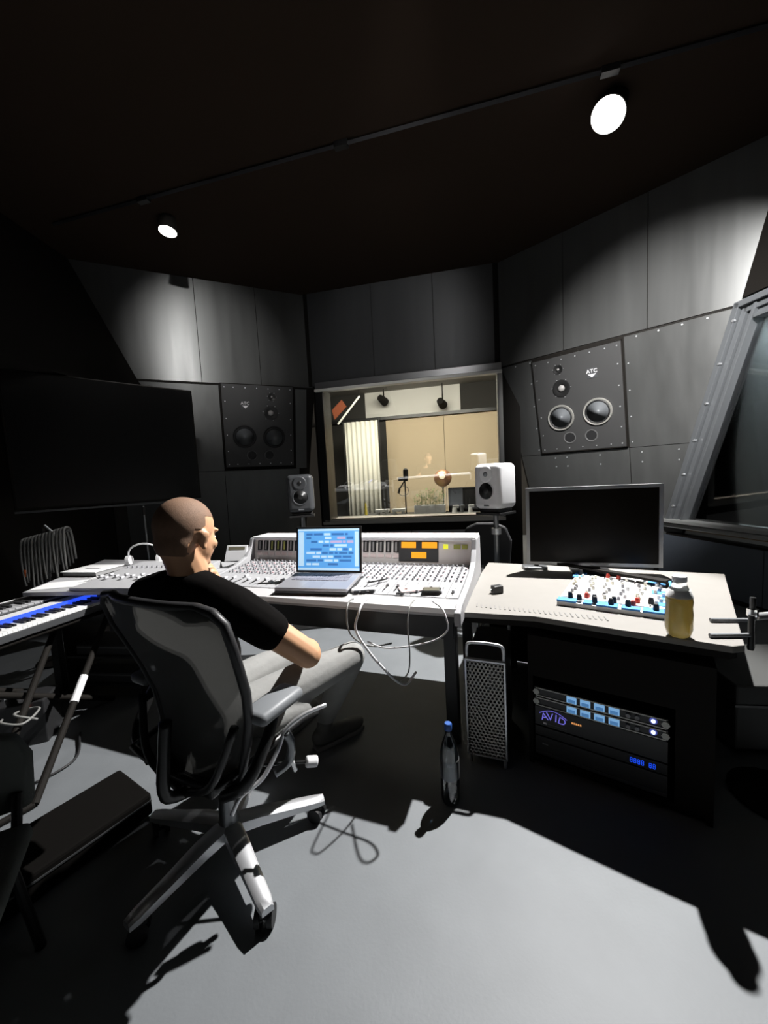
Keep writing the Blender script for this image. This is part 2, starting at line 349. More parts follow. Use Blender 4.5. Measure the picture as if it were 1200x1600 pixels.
# live-room window
w1 = bpy.data.objects.new('window_1', None); COL.objects.link(w1); w1['kind'] = 'structure'
WF = mat('window_frame_metal', (0.20, 0.20, 0.205), 0.32, 0.6)
b = MB(FW); b.b2((WX0-0.02, WZ1-0.0, -0.16), (WX1+0.02, WZ1+0.10, 0.07)); b.build('frame_head', WF, w1, bevel=0.005)
b = MB(FW); b.b2((WX0-0.02, WZ1-0.045, 0.0), (WX1+0.02, WZ1-0.005, 0.10)); b.build('frame_lip', mat('bright_trim', (0.75, 0.74, 0.70), 0.4), w1, bevel=0.004)
b = MB(FW); b.b2((WX0-0.03, WZ0-0.08, -0.30), (WX0+0.09, WZ1, 0.05)); b.build('frame_jamb', BLKSAT, w1, bevel=0.005)
b = MB(FW); b.b2((WX1-0.04, WZ0-0.02, -0.16), (WX1+0.03, WZ1, 0.05)); b.build('frame_jamb', mat('jamb_grey', (0.35, 0.35, 0.34), 0.4, 0.3), w1, bevel=0.005)
b = MB(FW); b.b2((WX0, WZ0-0.03, -0.50), (WX1, WZ0, 0.05)); b.b2((WX0-0.03, WZ0-0.075, 0.0), (WX1+0.03, WZ0-0.03, 0.06)); b.build('sill', mat('sill_metal', (0.5, 0.48, 0.44), 0.4, 0.2), w1, bevel=0.004)
GL = glassmat('window_glass', (0.93, 0.95, 0.93), 0.0, 0.10)
b = MB(FR(FW @ Vector((0, (WZ0+WZ1)/2, -0.06)), -12.6, 4)); b.b2((WX0+0.05, -(WZ1-WZ0)/2+0.02, -0.006), (WX1-0.04, (WZ1-WZ0)/2-0.02, 0.006)); b.build('pane', GL, w1)

# ------------------------------------------------------------------ live room beyond the window (frame FW, z negative)
BEIGE = mat('beige_fabric', (0.62, 0.50, 0.34), 0.85, noise=0.06, nscale=30)
lr = MB(FW); lr.b2((-3.2, 0, -3.55), (3.4, 3.5, -3.4)); lro = struct(lr, 'wall_live_room', mat('live_dark', (0.03, 0.028, 0.025), 0.8))
for x0, x1 in ((-1.02, 0.35), (0.35, 1.9)):
    b = MB(FW); b.b2((x0+0.004, 0.05, -3.4), (x1-0.004, 2.84, -3.36)); b.build('fabric_panel', BEIGE, lro, bevel=0.006)
b = MB(FW); b.b2((-1.5, 2.86, -3.4), (0.74, 3.5, -3.38)); b.build('upper_wall', mat('live_white', (0.7, 0.68, 0.64), 0.8), lro)
b = MB(FW); b.b2((-3.2, 2.83, -3.40), (3.4, 2.90, -3.28)); b.build('picture_rail', BLKSAT, lro)
struct(MB(FW).b2((-3.3, 0, -3.4), (-3.2, 3.5, -0.2)), 'wall_live_left', MATS['live_dark'])
struct(MB(FW).b2((3.3, 0, -3.4), (3.4, 3.5, -0.2)), 'wall_live_right', BEIGE)
struct(MB(FW).b2((-3.3, 3.5, -3.6), (3.4, 3.6, -0.15)), 'ceiling_live_room', mat('live_ceiling', (0.25, 0.24, 0.22), 0.8))
cu = thing('curtain', 'white pleated curtain hanging in the bright room behind the window', 'curtain', FW @ Vector((-1.37, 0, -2.4)), R(-12.6))
b = MB(); pts = []
for i in range(57):
    u = -0.37+0.74*i/56; pts.append((u, 0.03*math.sin(i*math.pi/4)))
n = len(pts); b.add([(x, y, 0.05) for x, y in pts]+[(x, y, 2.70) for x, y in pts], [(i, i+1, n+i+1, n+i) for i in range(n-1)])
o = b.build('pleated_cloth', mat('curtain_white', (0.72, 0.70, 0.62), 0.85), cu, smooth='all'); sm = o.modifiers.new('solid', 'SOLIDIFY'); sm.thickness = 0.006
b = MB(); b.cyl((-0.42, 0, 2.72), (0.42, 0, 2.72), 0.015); b.build('curtain_rail', BLKSAT, cu)
b = MB(); b.cyl((-0.40, 0, 0), (-0.40, 0, 2.72), 0.014); b.cyl((0.40, 0, 0), (0.40, 0, 2.72), 0.014); b.build('rail_post', BLKSAT, cu)
def L(x, h, z): return FW @ Vector((x, h, z))
# table behind the sill
t = thing('side_table', 'long dark table just behind the window sill', 'table', L(0.1, 0, -0.95), R(-12.6))
b = MB(); b.b2((-1.2, -0.35, 0.77), (1.2, 0.35, 0.80)); b.build('table_top', DGREY, t, bevel=0.004)
for sx in (-1.12, 1.12):
    for sy in (-0.28, 0.28): MB().b2((sx-0.02, sy-0.02, 0), (sx+0.02, sy+0.02, 0.77)).build('leg', BLKSAT, t)
t = thing('microphone_stand', 'black microphone stand with a large microphone behind the window', 'stand', L(-0.20, 0.80, -0.78), R(-12.6))
MB().lathe([(0.09, 0), (0.11, 0.015), (0.02, 0.03)], seg=20).build('round_base', BLKSAT, t, smooth=True)
MB().cyl((0, 0, 0.02), (0, 0, 0.62), 0.012).build('pole', BLKSAT, t)
MB().cyl((0.0, 0, 0.60), (-0.10, 0, 0.45), 0.012).cyl((-0.10, 0, 0.45), (-0.12, 0, 0.38), 0.02).build('boom_arm', BLKSAT, t)
b = MB(); b.caps((0.02, 0, 0.66), (0.02, 0, 0.76), 0.045); b.cyl((0.02, 0, 0.58), (0.02, 0, 0.66), 0.032); b.box((-0.05, 0, 0.62), (0.12, 0.05, 0.06)); b.build('microphone', BLKSAT, t, smooth=True)
MB().tube([(-0.03+0.09*math.cos(a/10*6.283), -0.02, 0.42+0.09*math.sin(a/10*6.283)) for a in range(10)], 0.006, closed=True).build('pop_filter', DGREY, t)
t = thing('planter', 'long white planter of leafy green plants behind the window', 'plant', L(0.19, 0.80, -0.98), R(-12.6))
MB().b2((-0.27, -0.08, 0), (0.27, 0.08, 0.15)).build('trough', WHITE, t, bevel=0.01)
b = MB(); random.seed(3)
for i in range(260):
    x, y = random.uniform(-0.27, 0.25), random.uniform(-0.09, 0.09); hgt = 0.16+random.random()*(0.30-0.5*abs(x+0.0))
    a = random.uniform(0, 6.28); l = random.uniform(0.04, 0.08); c = Vector((x, y, hgt)); d = Vector((math.cos(a), math.sin(a), random.uniform(-0.2, 0.8))).normalized()*l; s_ = Vector((-math.sin(a), math.cos(a), 0))*0.012
    b.add([c, c+d*0.5+s_, c+d, c+d*0.5-s_], [(0, 1, 2, 3)])
    if i % 5 == 0: b.cyl((x, y*0.5, 0.13), (x, y, hgt), 0.002, seg=4)
b.build('foliage', mat('leaf_green', (0.20, 0.28, 0.09), 0.6), t, kind='stuff')
t = thing('table_lamp', 'round copper ball lamp glowing in the bright room', 'lamp', L(0.42, 0.80, -1.15), R(-12.6))
MB().lathe([(0.07, 0), (0.07, 0.015), (0.012, 0.03), (0.012, 0.42), (0.03, 0.44)], seg=20).build('base', CHROME, t, smooth=True)
MB().ell((0, 0, 0.60), (0.155, 0.155, 0.155), seg=24, rings=16).build('globe', mat('copper', (0.75, 0.40, 0.24), 0.38, 0.7), t, smooth='all')
MB().ell((0, -0.145, 0.63), (0.05, 0.02, 0.05)).build('bulb_glow', mat('warm_glow', (1, 0.9, 0.7), 0.4, emit=(1, 0.85, 0.6), es=1.0), t, bevel=0.01)
t = thing('amplifier', 'black box with a pale camera in front of it behind the window', 'box', L(0.78, 0.80, -1.2), R(-12.6))
MB().b2((-0.27, -0.12, 0), (0.27, 0.12, 0.42)).build('cabinet', BLACK, t, bevel=0.01)
MB().b2((-0.23, -0.125, 0.04), (0.23, -0.119, 0.38)).build('front_grille', BLKPL, t)
for i, (x, c, wd) in enumerate(((0.62, PAPER, 0.10), (0.74, MGREY, 0.07), (0.88, PAPER, 0.09))):
    b = MB(); b.cyl((0, 0, 0), (0, 0, 0.09), wd*0.5, wd*0.35, 12); b.box((wd*0.2, 0, 0.11), (wd, 0.05, 0.05)); o = b.build('small_gadget', c, None, bevel=0.005, loc=L(x, 0.80, -0.85))
    tag(o, ['pale small gadget left of the black box front', 'grey small gadget in the middle before the black box', 'pale small gadget at the right before the black box'][i], 'gadget')
for i, x in enumerate((-0.66, -0.36)):
    b = MB(); b.b2((-0.12, -0.07, 0.05), (0.12, 0.07, 0.10)); b.b2((-0.10, -0.06, 0), (-0.06, 0.06, 0.05)); b.b2((0.06, -0.06, 0), (0.10, 0.06, 0.05))
    o = b.build('small_riser', PAPER, None, bevel=0.006, loc=L(x, 0.80, -0.95)); o.rotation_euler = (0, 0, R(-12.6)); tag(o, ['small pale riser below the white curtain', 'small pale riser beside the microphone stand'][i], 'riser')
o = MB().cyl((0, 0, 0), (0, 0, 0.22), 0.03, 0.012, 10).build('yellow_bottle', mat('pale_yellow', (0.8, 0.65, 0.1), 0.4), None, loc=L(-0.98, 0.80, -1.0)); tag(o, 'slim yellow bottle in front of the white curtain', 'bottle')
b = thing('tube_lamp', 'slanting white tube in the dark upper left behind the window', 'lamp', L(-1.25, 3.5, -2.0)); q = L(-1.25, 3.5, -2.0); MB().cyl(L(-1.75, 2.62, -2.0)-q, L(-1.25, 3.15, -2.0)-q, 0.02).build('tube', mat('tube_white', (0.8, 0.8, 0.75), 0.5), b); MB().cyl(L(-1.27, 3.13, -2.0)-q, (0, 0, 0), 0.004).build('wire', BLACK, b)
b = MB(); b.prism([(0, 0), (0.28, 0.25), (0.18, 0.40), (-0.05, 0.2)], 0, 0.02); o = b.build('orange_banner', mat('orange_cloth', (0.25, 0.06, 0.02), 0.7), None); o.matrix_world = FW @ Matrix.Translation((-1.88, 2.75, -2.2)); tag(o, 'small orange cloth in the dark upper left behind the window', 'banner')
for i, (x, y) in enumerate(((-0.98, 3.22), (0.36, 3.03))):
    b = MB(FW); b.cyl((x, y, -3.2), (x-0.05, y+0.05, -2.95), 0.10, 0.075, 16); b.box((x, y+0.12, -3.1), (0.03, 0.22, 0.03)); b.cyl((x, y+0.2, -3.1), (x, 3.49, -3.1), 0.012)
    tag(b.build('stage_lamp', BLACK, None, smooth=True), ['black stage lamp at the left under the lit ceiling of the far room', 'black stage lamp at the right under the lit ceiling of the far room'][i], 'lamp')
def arealight(M, sx, sy, power, col):
    ld = bpy.data.lights.new('unseen_area_light', 'AREA'); ld.shape = 'RECTANGLE'; ld.size = sx; ld.size_y = sy; ld.energy = power; ld.color = col
    lo = bpy.data.objects.new('unseen_area_light', ld); COL.objects.link(lo); lo.matrix_world = M
arealight(FW @ Matrix.Translation((-0.1, 3.40, -0.75)) @ Matrix.Rotation(R(-90), 4, 'X') @ Matrix.Rotation(R(38), 4, 'X'), 2.8, 0.5, 170, (1.0, 0.93, 0.82))
arealight(Matrix.Translation(L(0.0, 3.40, -1.15)), 2.2, 0.3, 30, (1.0, 0.93, 0.82))  # added light, brightens the items on the table behind the sill
arealight(SW @ Matrix.Translation((0.6, 2.9, -0.35)) @ Matrix.Rotation(R(-90), 4, 'X'), 1.6, 0.1, 45, (0.85, 0.95, 1.0))  # added light inside the booth so its grey wall shows

# ------------------------------------------------------------------ ceiling track
t = thing('ceiling_track', 'thin black lighting track running across the dark ceiling', 'track', (0, 3.45, H))
a, c = Vector((-3.3, 0.84, -0.02)), Vector((2.9, -0.72, -0.02))
MB().tube([a, c], 0.018, 4).build('rail', mat('track_metal', (0.025, 0.025, 0.027), 0.4, 0.3), t)
for k in (0.18, 0.5, 0.82):
    p = a.lerp(c, k); MB().box(p+Vector((0, 0, -0.002)), (0.12, 0.05, 0.05), rz=R(-14)).build('joiner', BLKSAT, t)
t = thing('ceiling_track', 'second lighting track on the ceiling nearer the camera', 'track', (0, 1.2, H))
MB().tube([(-2.4, 0.5, -0.02), (2.6, -0.55, -0.02)], 0.018, 4).build('rail', MATS['track_metal'], t)

# ------------------------------------------------------------------ main loudspeakers in the splayed walls
def cone_driver(name, x, y, r, parent, bright, m_ring):
    M = Matrix.Translation((x, y, 0.012))
    d = MB().lathe([(r*1.0, 0), (r*1.0, 0.012), (r*0.96, 0.02), (r*0.86, 0.016), (r*0.86, 0)], M, 36).build(name, m_ring, parent, smooth=True)
    MB().lathe([(r*0.86, 0.004), (r*0.86, 0.012), (r*0.80, 0.017), (r*0.74, 0.010), (r*0.74, 0.004)], M, 36).build('surround', RUB, d, smooth=True)
    MB().lathe([(r*0.74, 0.011), (r*0.55, -0.006), (r*0.34, -0.022), (r*0.33, -0.03)], M, 36).build('cone', bright, d, smooth='all')
    MB().ell((x, y, -0.010), (r*0.33, r*0.33, r*0.17), seg=20, rings=10).build('dust_cap', bright, d, smooth='all')
    return d
def main_speaker(M, mir, label, ring):
    t = thing('main_loudspeaker', label, 'loudspeaker', M=M, group=None)
    k = mir; Wd, Hd = 1.01, 1.2
    b = MB(); b.b2((-Wd/2, -Hd/2, -0.03), (Wd/2, Hd/2, 0.008)); b.build('baffle', PLATE, t, bevel=0.003)
    b = MB(); 
    for y in (-Hd/2-0.006, Hd/2+0.006): b.b2((-Wd/2-0.012, y-0.006, -0.02), (Wd/2+0.012, y+0.006, 0.004))
    for x in (-Wd/2-0.006, Wd/2+0.006): b.b2((x-0.006, -Hd/2-0.012, -0.02), (x+0.006, Hd/2+0.012, 0.004))
    b.build('edge_trim', BLACK, t)
    X = lambda u: k*(u-0.5)*Wd
    Y = lambda v: (0.5-v)*Hd
    cone_driver('woofer', X(0.29), Y(0.63), 0.165, t, CONE, ring)
    cone_driver('woofer', X(0.72), Y(0.62), 0.165, t, CONE, ring)
    # midrange dome in its waveguide
    mx, my = X(0.33), Y(0.325)
    d = MB().lathe([(0.105, 0.008), (0.105, 0.018), (0.095, 0.020), (0.05, 0.006), (0.05, 0.0)], Matrix.Translation((mx, my, 0)), 30).build('midrange', BLKSAT, t, smooth=True)
    MB().ell((mx, my, 0.006), (0.042, 0.042, 0.03), seg=18, rings=10).build('dome', mat('dome_grey', (0.35, 0.34, 0.33), 0.25), d, smooth='all')
    tx, ty = X(0.31), Y(0.13)
    d = MB().lathe([(0.055, 0.008), (0.055, 0.015), (0.03, 0.008), (0.03, 0.0)], Matrix.Translation((tx, ty, 0)), 24).build('tweeter', BLKSAT, t, smooth=True)
    MB().ell((tx, ty, 0.006), (0.016, 0.016, 0.012), seg=12, rings=8).build('dome', MATS['dome_grey'], d, smooth='all')
    for u in (0.375, 0.63):
        M2 = Matrix.Translation((X(u), Y(0.855), 0))
        p = MB().lathe([(0.075, 0.008), (0.075, 0.015), (0.066, 0.016), (0.060, 0.009)], M2, 26).build('bass_port', mat('port_rim', (0.12, 0.12, 0.12), 0.4), t, smooth=True)
        MB().lathe([(0.060, 0.0095), (0.02, 0.0094)], M2, 26).build('port_mouth', RUB, p)
    npl = MB(); npl.b2((X(0.69)-0.055, Y(0.235)-0.06, 0.008), (X(0.69)+0.055, Y(0.235)+0.06, 0.012)); np_ = npl.build('nameplate', DGREY, t, bevel=0.002)
    text_mesh('ATC', 0.062, 'lettering', mat('logo_white', (0.85, 0.83, 0.85), 0.4, emit=(1, 1, 1), es=0.0), np_, Matrix.Translation((X(0.69), Y(0.235)+0.022, 0.0125)), 0.001)
    b = MB(); b.prism([(X(0.69)-0.045, Y(0.235)-0.01), (X(0.69)+0.045, Y(0.235)-0.01), (X(0.69), Y(0.235)-0.05)], 0.0125, 0.0135); b.build('emblem', MATS['logo_white'], np_)
    b = MB()
    for u in (0.04, 0.2, 0.36, 0.52, 0.68, 0.84, 0.96):
        for v in (0.035, 0.965): b.cyl((X(u), Y(v), 0.006), (X(u), Y(v), 0.013), 0.008, seg=8)
    for v in (0.2, 0.4, 0.6, 0.8):
        for u in (0.04, 0.96): b.cyl((X(u), Y(v), 0.006), (X(u), Y(v), 0.013), 0.008, seg=8)
    for a_ in range(6):
        b.cyl((mx+0.115*math.cos(a_), my+0.115*math.sin(a_), 0.006), (mx+0.115*math.cos(a_), my+0.115*math.sin(a_), 0.013), 0.006, seg=6)
        b.cyl((tx+0.065*math.cos(a_), ty+0.065*math.sin(a_), 0.006), (tx+0.065*math.cos(a_), ty+0.065*math.sin(a_), 0.013), 0.005, seg=6)
    b.build('plate_screw', ALU, t, kind='stuff')
    return t
main_speaker(FR((2.508-0.014, 4.918-0.014, 2.267), -45, 13.5), 1, 'large dark main loudspeaker plate lit in the right wall', mat('ring_lit', (0.55, 0.54, 0.50), 0.35, 0.6))  # pale rings: the lamplight on them is put into their colour
main_speaker(FR((-1.822+0.008, 5.932-0.016, 2.322), 25, 14.5), -1, 'large main loudspeaker plate in shadow in the left wall', RUB)  # same rings in black: the shade is put into their colour

# ------------------------------------------------------------------ near-field loudspeakers on stands
def nearfield(loc, rz, body, label, slabel):
    t = thing('nearfield_loudspeaker', label, 'loudspeaker', loc, rz)
    W_, D_, H_ = 0.255, 0.25, 0.37
    b = MB(); b.b2((-W_/2, -D_/2, 0), (W_/2, D_/2, H_)); b.build('cabinet', body, t, bevel=0.045, smooth='all').modifiers['bevel'].segments = 5
    for nm, z, r in (('woofer', 0.150, 0.070), ('tweeter', 0.285, 0.045)):
        M = Matrix.Translation((0, -D_/2-0.001, z)) @ Matrix.Rotation(R(90), 4, 'X')
        if nm == 'woofer':
            d = MB().lathe([(r*1.08, -0.004), (r*1.06, 0.004), (r*0.95, 0.002), (r*0.9, -0.002)], M, 28).build(nm, body, t, smooth=True)
            MB().lathe([(r*0.95, 0.002), (r*0.62, -0.0005), (r*0.45, 0.0), (r*0.2, 0.004)], M, 28).build('grille', BLKSAT, d, smooth='all')
        else:
            d = MB().lathe([(r*1.5, -0.006), (r*1.45, 0.003), (r*1.2, 0.004), (r*0.6, 0.001)], M, 28).build(nm, body, t, smooth='all')
            MB().lathe([(r*0.45, 0.003), (r*0.3, 0.006), (r*0.05, 0.008)], M, 20).build('dome', MGREY if body is GEN else BLKSAT, d, smooth='all')
    MB().box((0, -D_/2+0.002, 0.03), (0.05, 0.004, 0.012)).build('badge', MGREY, t)
    b = MB(); b.b2((-0.10, -0.09, -0.03), (0.10, 0.09, 0.0)); b.build('foot', RUB, t, bevel=0.008)
    s = thing('speaker_stand', slabel, 'stand', (loc[0], loc[1], 0), rz)
    MB().b2((-0.12, -0.11, loc[2]-0.05), (0.12, 0.11, loc[2]-0.03)).build('top_plate', BLKSAT, s, bevel=0.003)
    MB().cyl((0, 0, 0.02), (0, 0, loc[2]-0.05), 0.022).build('pole', ALUD, s, smooth=True)
    MB().lathe([(0.04, loc[2]-0.22), (0.04, loc[2]-0.17)], seg=16).build('collar', ALU, s)
    MB().b2((-0.17, -0.17, 0), (0.17, 0.17, 0.02)).build('base_plate', BLKSAT, s, bevel=0.004)
nearfield((0.935, 3.20, 1.155), R(-52), GEN, 'pale grey rounded near-field loudspeaker right of the window', 'speaker stand with silver collar under the pale grey loudspeaker')
nearfield((-0.82, 3.85, 1.16), R(8), GEND, 'dark grey rounded near-field loudspeaker left of the window', 'speaker stand under the dark grey loudspeaker')

# ------------------------------------------------------------------ mixing console
KS = 0.9286; CF = (0.377, 1.968); CA = R(-20)
t = con = thing('mixing_console', 'long white-topped mixing console with meter bridge in front of the window', 'mixing console', (CF[0]*KS, CF[1]*KS, 1.45*(1-KS)), CA)
t.scale = (KS, KS, KS)
CL = -1.92
SURF = lambda y: 0.755+(y-0.14)*0.085
b = MB(); b.prismx([(0.02, 0.66), (0.02, 0.735), (0.74, 0.785), (0.84, 0.96), (0.96, 0.95), (0.98, 0.66)], CL+0.01, -0.03); b.build('chassis', BLKSAT, t)
b = MB(); b.prismx([(-0.02, 0.705), (-0.035, 0.725), (-0.02, 0.748), (0.12, 0.756), (0.13, 0.72), (0.1, 0.70)], CL, -0.02); b.build('armrest', mat('armrest_grey', (0.50, 0.49, 0.49), 0.5), t, smooth=True)
for x in (CL-0.02, -0.03):
    b = MB(); b.prismx([(-0.04, 0.66), (-0.045, 0.735), (0.02, 0.762), (0.30, 0.775), (0.52, 0.80), (0.66, 0.845), (0.73, 0.92), (0.76, 0.99), (0.99, 0.985), (1.0, 0.66)], x, x+0.035); b.build('side_cheek', CONS, t, bevel=0.006)
b = MB(); b.prismx([(0.765, 0.975), (0.765, 1.0), (0.99, 1.0), (0.99, 0.97)], CL, 0.0); b.build('bridge_cap', WHITE, t, bevel=0.005)
b = MB(); b.b2((CL+0.02, 0.03, 0.56), (-0.05, 0.06, 0.70)); b.build('front_skirt', BLKSAT, t)
for x in (-0.09, CL+0.08):
    b = MB(); b.b2((x-0.035, 0.12, -0.1115), (x+0.035, 0.20, 0.66)); b.build('leg', BLKSAT, t, bevel=0.004)
    b = MB(); b.b2((x-0.035, 0.80, -0.1115), (x+0.035, 0.88, 0.66)); b.build('leg', BLKSAT, t, bevel=0.004)
NS = 26; SW_ = (abs(CL)-0.07)/NS
# one channel strip: panel, knob rows, fader
ang = math.atan(0.085)
def strip_mesh():
    b = MB(); b.prismx([(0.14, 0.735), (0.14, SURF(0.14)), (0.74, SURF(0.74)), (0.74, 0.74)], 0.0015, SW_-0.0015)
    return b
proto = strip_mesh().build('channel_strip', CONS, t); 
kb = MB()
for i in range(9):
    y = 0.40+i*0.037; kb.cyl((SW_*0.3, y, SURF(y)), (SW_*0.3, y, SURF(y)+0.014), 0.008, 0.006, 8)
    if i % 2 == 0: kb.cyl((SW_*0.72, y, SURF(y)), (SW_*0.72, y, SURF(y)+0.012), 0.007, 0.006, 8)
knobs = kb.build('knob_column', mat('knob_grey', (0.32, 0.32, 0.34), 0.4), proto, kind='stuff')
kb = MB()
for i in range(4): kb.box((SW_*0.7, 0.425+i*0.074, SURF(0.425+i*0.074)+0.003), (0.014, 0.01, 0.006))
btn = kb.build('button_column', mat('button_pink', (0.62, 0.40, 0.42), 0.5), proto, kind='stuff')
fs_ = MB().box((SW_*0.45, 0.265, SURF(0.265)+0.001), (0.004, 0.17, 0.003)).build('fader_slot', BLACK, proto)
fd = MB().box((0, 0, 0.010), (0.017, 0.034, 0.016)).build('fader_cap', mat('fader_grey', (0.55, 0.55, 0.57), 0.4), proto, bevel=0.002)
fd.location = (SW_*0.45, 0.24, SURF(0.24))
random.seed(11)
for i in range(NS):
    s_ = proto if i == 0 else proto.copy()
    if i:
        COL.objects.link(s_); s_.parent = t
        for ch in (knobs, btn, fs_, fd):
            c_ = ch.copy(); COL.objects.link(c_); c_.parent = s_
            if ch is fd: y = random.uniform(0.20, 0.33); c_.location = (SW_*0.45, y, SURF(y))
    s_.location = (CL+0.035+i*SW_, 0, 0)
# meter bridge face: slanted plane from (0.745,.81) to (0.775,.975)
BF = Matrix.Translation((0, 0.748, 0.815)) @ Matrix.Rotation(R(78), 4, 'X')       # x right, y up the face, z out to the operator
b = MB(BF); b.b2((CL+0.02, -0.02, -0.03), (-0.03, 0.168, 0.0)); b.build('bridge_face', mat('bridge_pale', (0.80, 0.76, 0.73), 0.5), t)
MW = mat('meter_dark', (0.03, 0.03, 0.03), 0.3); MY = mat('meter_olive', (0.45, 0.47, 0.12), 0.4)
n = 0
x = CL+0.045
while x < -0.60:
    b = MB(BF); b.b2((x+0.006, 0.07, 0.0), (x+0.052, 0.155, 0.006)); mt = b.build('meter', MW, t, bevel=0.002)
    b = MB(BF); b.b2((x+0.022, 0.078, 0.006), (x+0.036, 0.148, 0.008)); b.build('scale', MY if n in (2, 3, 4) else mat('scale_grey', (0.35, 0.34, 0.33), 0.5), mt)
    b = MB(BF); b.b2((x+0.006, 0.03, 0.0), (x+0.052, 0.058, 0.005)); b.build('label_strip', mat('strip_pink', (0.85, 0.72, 0.70), 0.6), t)
    x += 0.0625; n += 1
b = MB(BF); b.b2((-0.575, 0.005, 0.0), (-0.27, 0.160, 0.006)); dp = b.build('display_panel', DGREY, t, bevel=0.002)
for x0, y0 in ((-0.555, 0.105), (-0.395, 0.105), (-0.475, 0.03)):
    b = MB(BF); b.b2((x0, y0, 0.006), (x0+0.115, y0+0.045, 0.009)); b.build('orange_display', E_ORANGE, dp, bevel=0.003, label='glowing orange display')
for x0, wd, m in ((-0.235, 0.035, E_YEL), (-0.16, 0.05, MY), (-0.10, 0.04, MY)):
    b = MB(BF); b.b2((x0, 0.10, 0.0), (x0+wd, 0.135, 0.006)); b.build('indicator', m, t, bevel=0.002, label='yellow indicator')

# left wing desk
b = thing('left_desk', 'pale desk carrying papers left of the mixing console', 'desk')
pts = [(-1.46, 2.45), (-2.50, 2.58), (-2.76, 3.72), (-1.18, 3.21)]
MB().prism(pts, 0.775, 0.803).build('desk_top', CONS, b, bevel=0.004)
for x, y in ((-2.40, 2.68), (-2.64, 3.58), (-1.55, 2.55), (-1.38, 3.15)): MB().b2((x-0.025, y-0.025, 0), (x+0.025, y+0.025, 0.775)).build('leg', BLKSAT, b)
# control surface on the left wing
cs = thing('control_surface', 'white fader controller on the left desk behind the seated person', 'controller', (-1.74, 2.82, 0.803), R(-10))
MB().prismx([(-0.34, 0), (-0.34, 0.02), (0.30, 0.06), (0.32, 0)], -0.36, 0.36).build('housing', CONS, cs, bevel=0.004)
for i in range(16):
    x = -0.33+i*0.044
    o = MB().box((x, -0.12+0.05*math.sin(i*2.1), 0.048), (0.018, 0.03, 0.014)).build('fader_cap', MATS['fader_grey'], cs, bevel=0.002)
    MB().cyl((x, 0.12, 0.045), (x, 0.12, 0.065), 0.009, 0.007, 10).build('knob', MATS['knob_grey'], cs)

# ------------------------------------------------------------------ right desk with its black cabinet
d = thing('right_desk', 'pale laminate side desk right of the console', 'desk')
RD = [(0.375, 1.905), (0.70, 1.80), (0.98, 1.60), (1.29, 1.394), (1.34, 1.40), (2.09, 2.33), (0.80, 2.97), (0.675, 2.69)]
MB().prism(RD, 0.722, 0.75).build('desk_top', DESK, d, bevel=0.004)
MB().prism([(0.385, 1.925), (0.70, 1.812), (0.98, 1.612), (1.29, 1.41), (1.33, 1.42), (2.06, 2.33), (0.80, 2.95), (0.68, 2.68)], 0.69, 0.721).build('edge_frame', BLACK, d)
RM = Matrix.Translation((0.6912, 1.7874, -0.116)) @ Matrix.Rotation(R(-35), 4, 'Z') @ Matrix.Scale(1.08, 4)
b = MB(RM)
b.b2((-0.03, 0, 0.108), (-0.01, 0.56, 0.718)); b.b2((0.60, 0, 0.108), (0.62, 0.56, 0.718)); b.b2((-0.01, 0.02, 0.108), (0.60, 0.56, 0.14)); b.b2((-0.01, 0.54, 0.14), (0.60, 0.56, 0.718)); b.b2((-0.01, 0.0, 0.53), (0.60, 0.54, 0.718)); b.b2((0.505, 0.0, 0.14), (0.60, 0.02, 0.53))
b.build('equipment_cabinet', BLACK, d)
for x, y in ((1.95, 2.30), (0.90, 2.75)): MB().b2((x-0.025, y-0.025, 0), (x+0.025, y+0.025, 0.66)).build('leg', BLKSAT, d)
MB().prism([(0.70, 2.62), (0.72, 2.70), (0.82, 2.90), (2.00, 2.32), (1.98, 2.28), (0.84, 2.85)], 0.02, 0.66).build('added_back_panel', BLACK, d)  # added black panel, hides lit floor so the space under the desk stays dark
# row of vent slots along the front edge
for i in range(26):
    k = i/25.0; p = Vector((0.47, 1.995, 0.7505)).lerp(Vector((1.0, 1.72, 0.7505)), k)
    o = MB().box((0, 0, 0), (0.008, 0.05, 0.004), rz=R(-15)).build('slot', mat('slot_grey', (0.2, 0.19, 0.18), 0.5), d, loc=p)

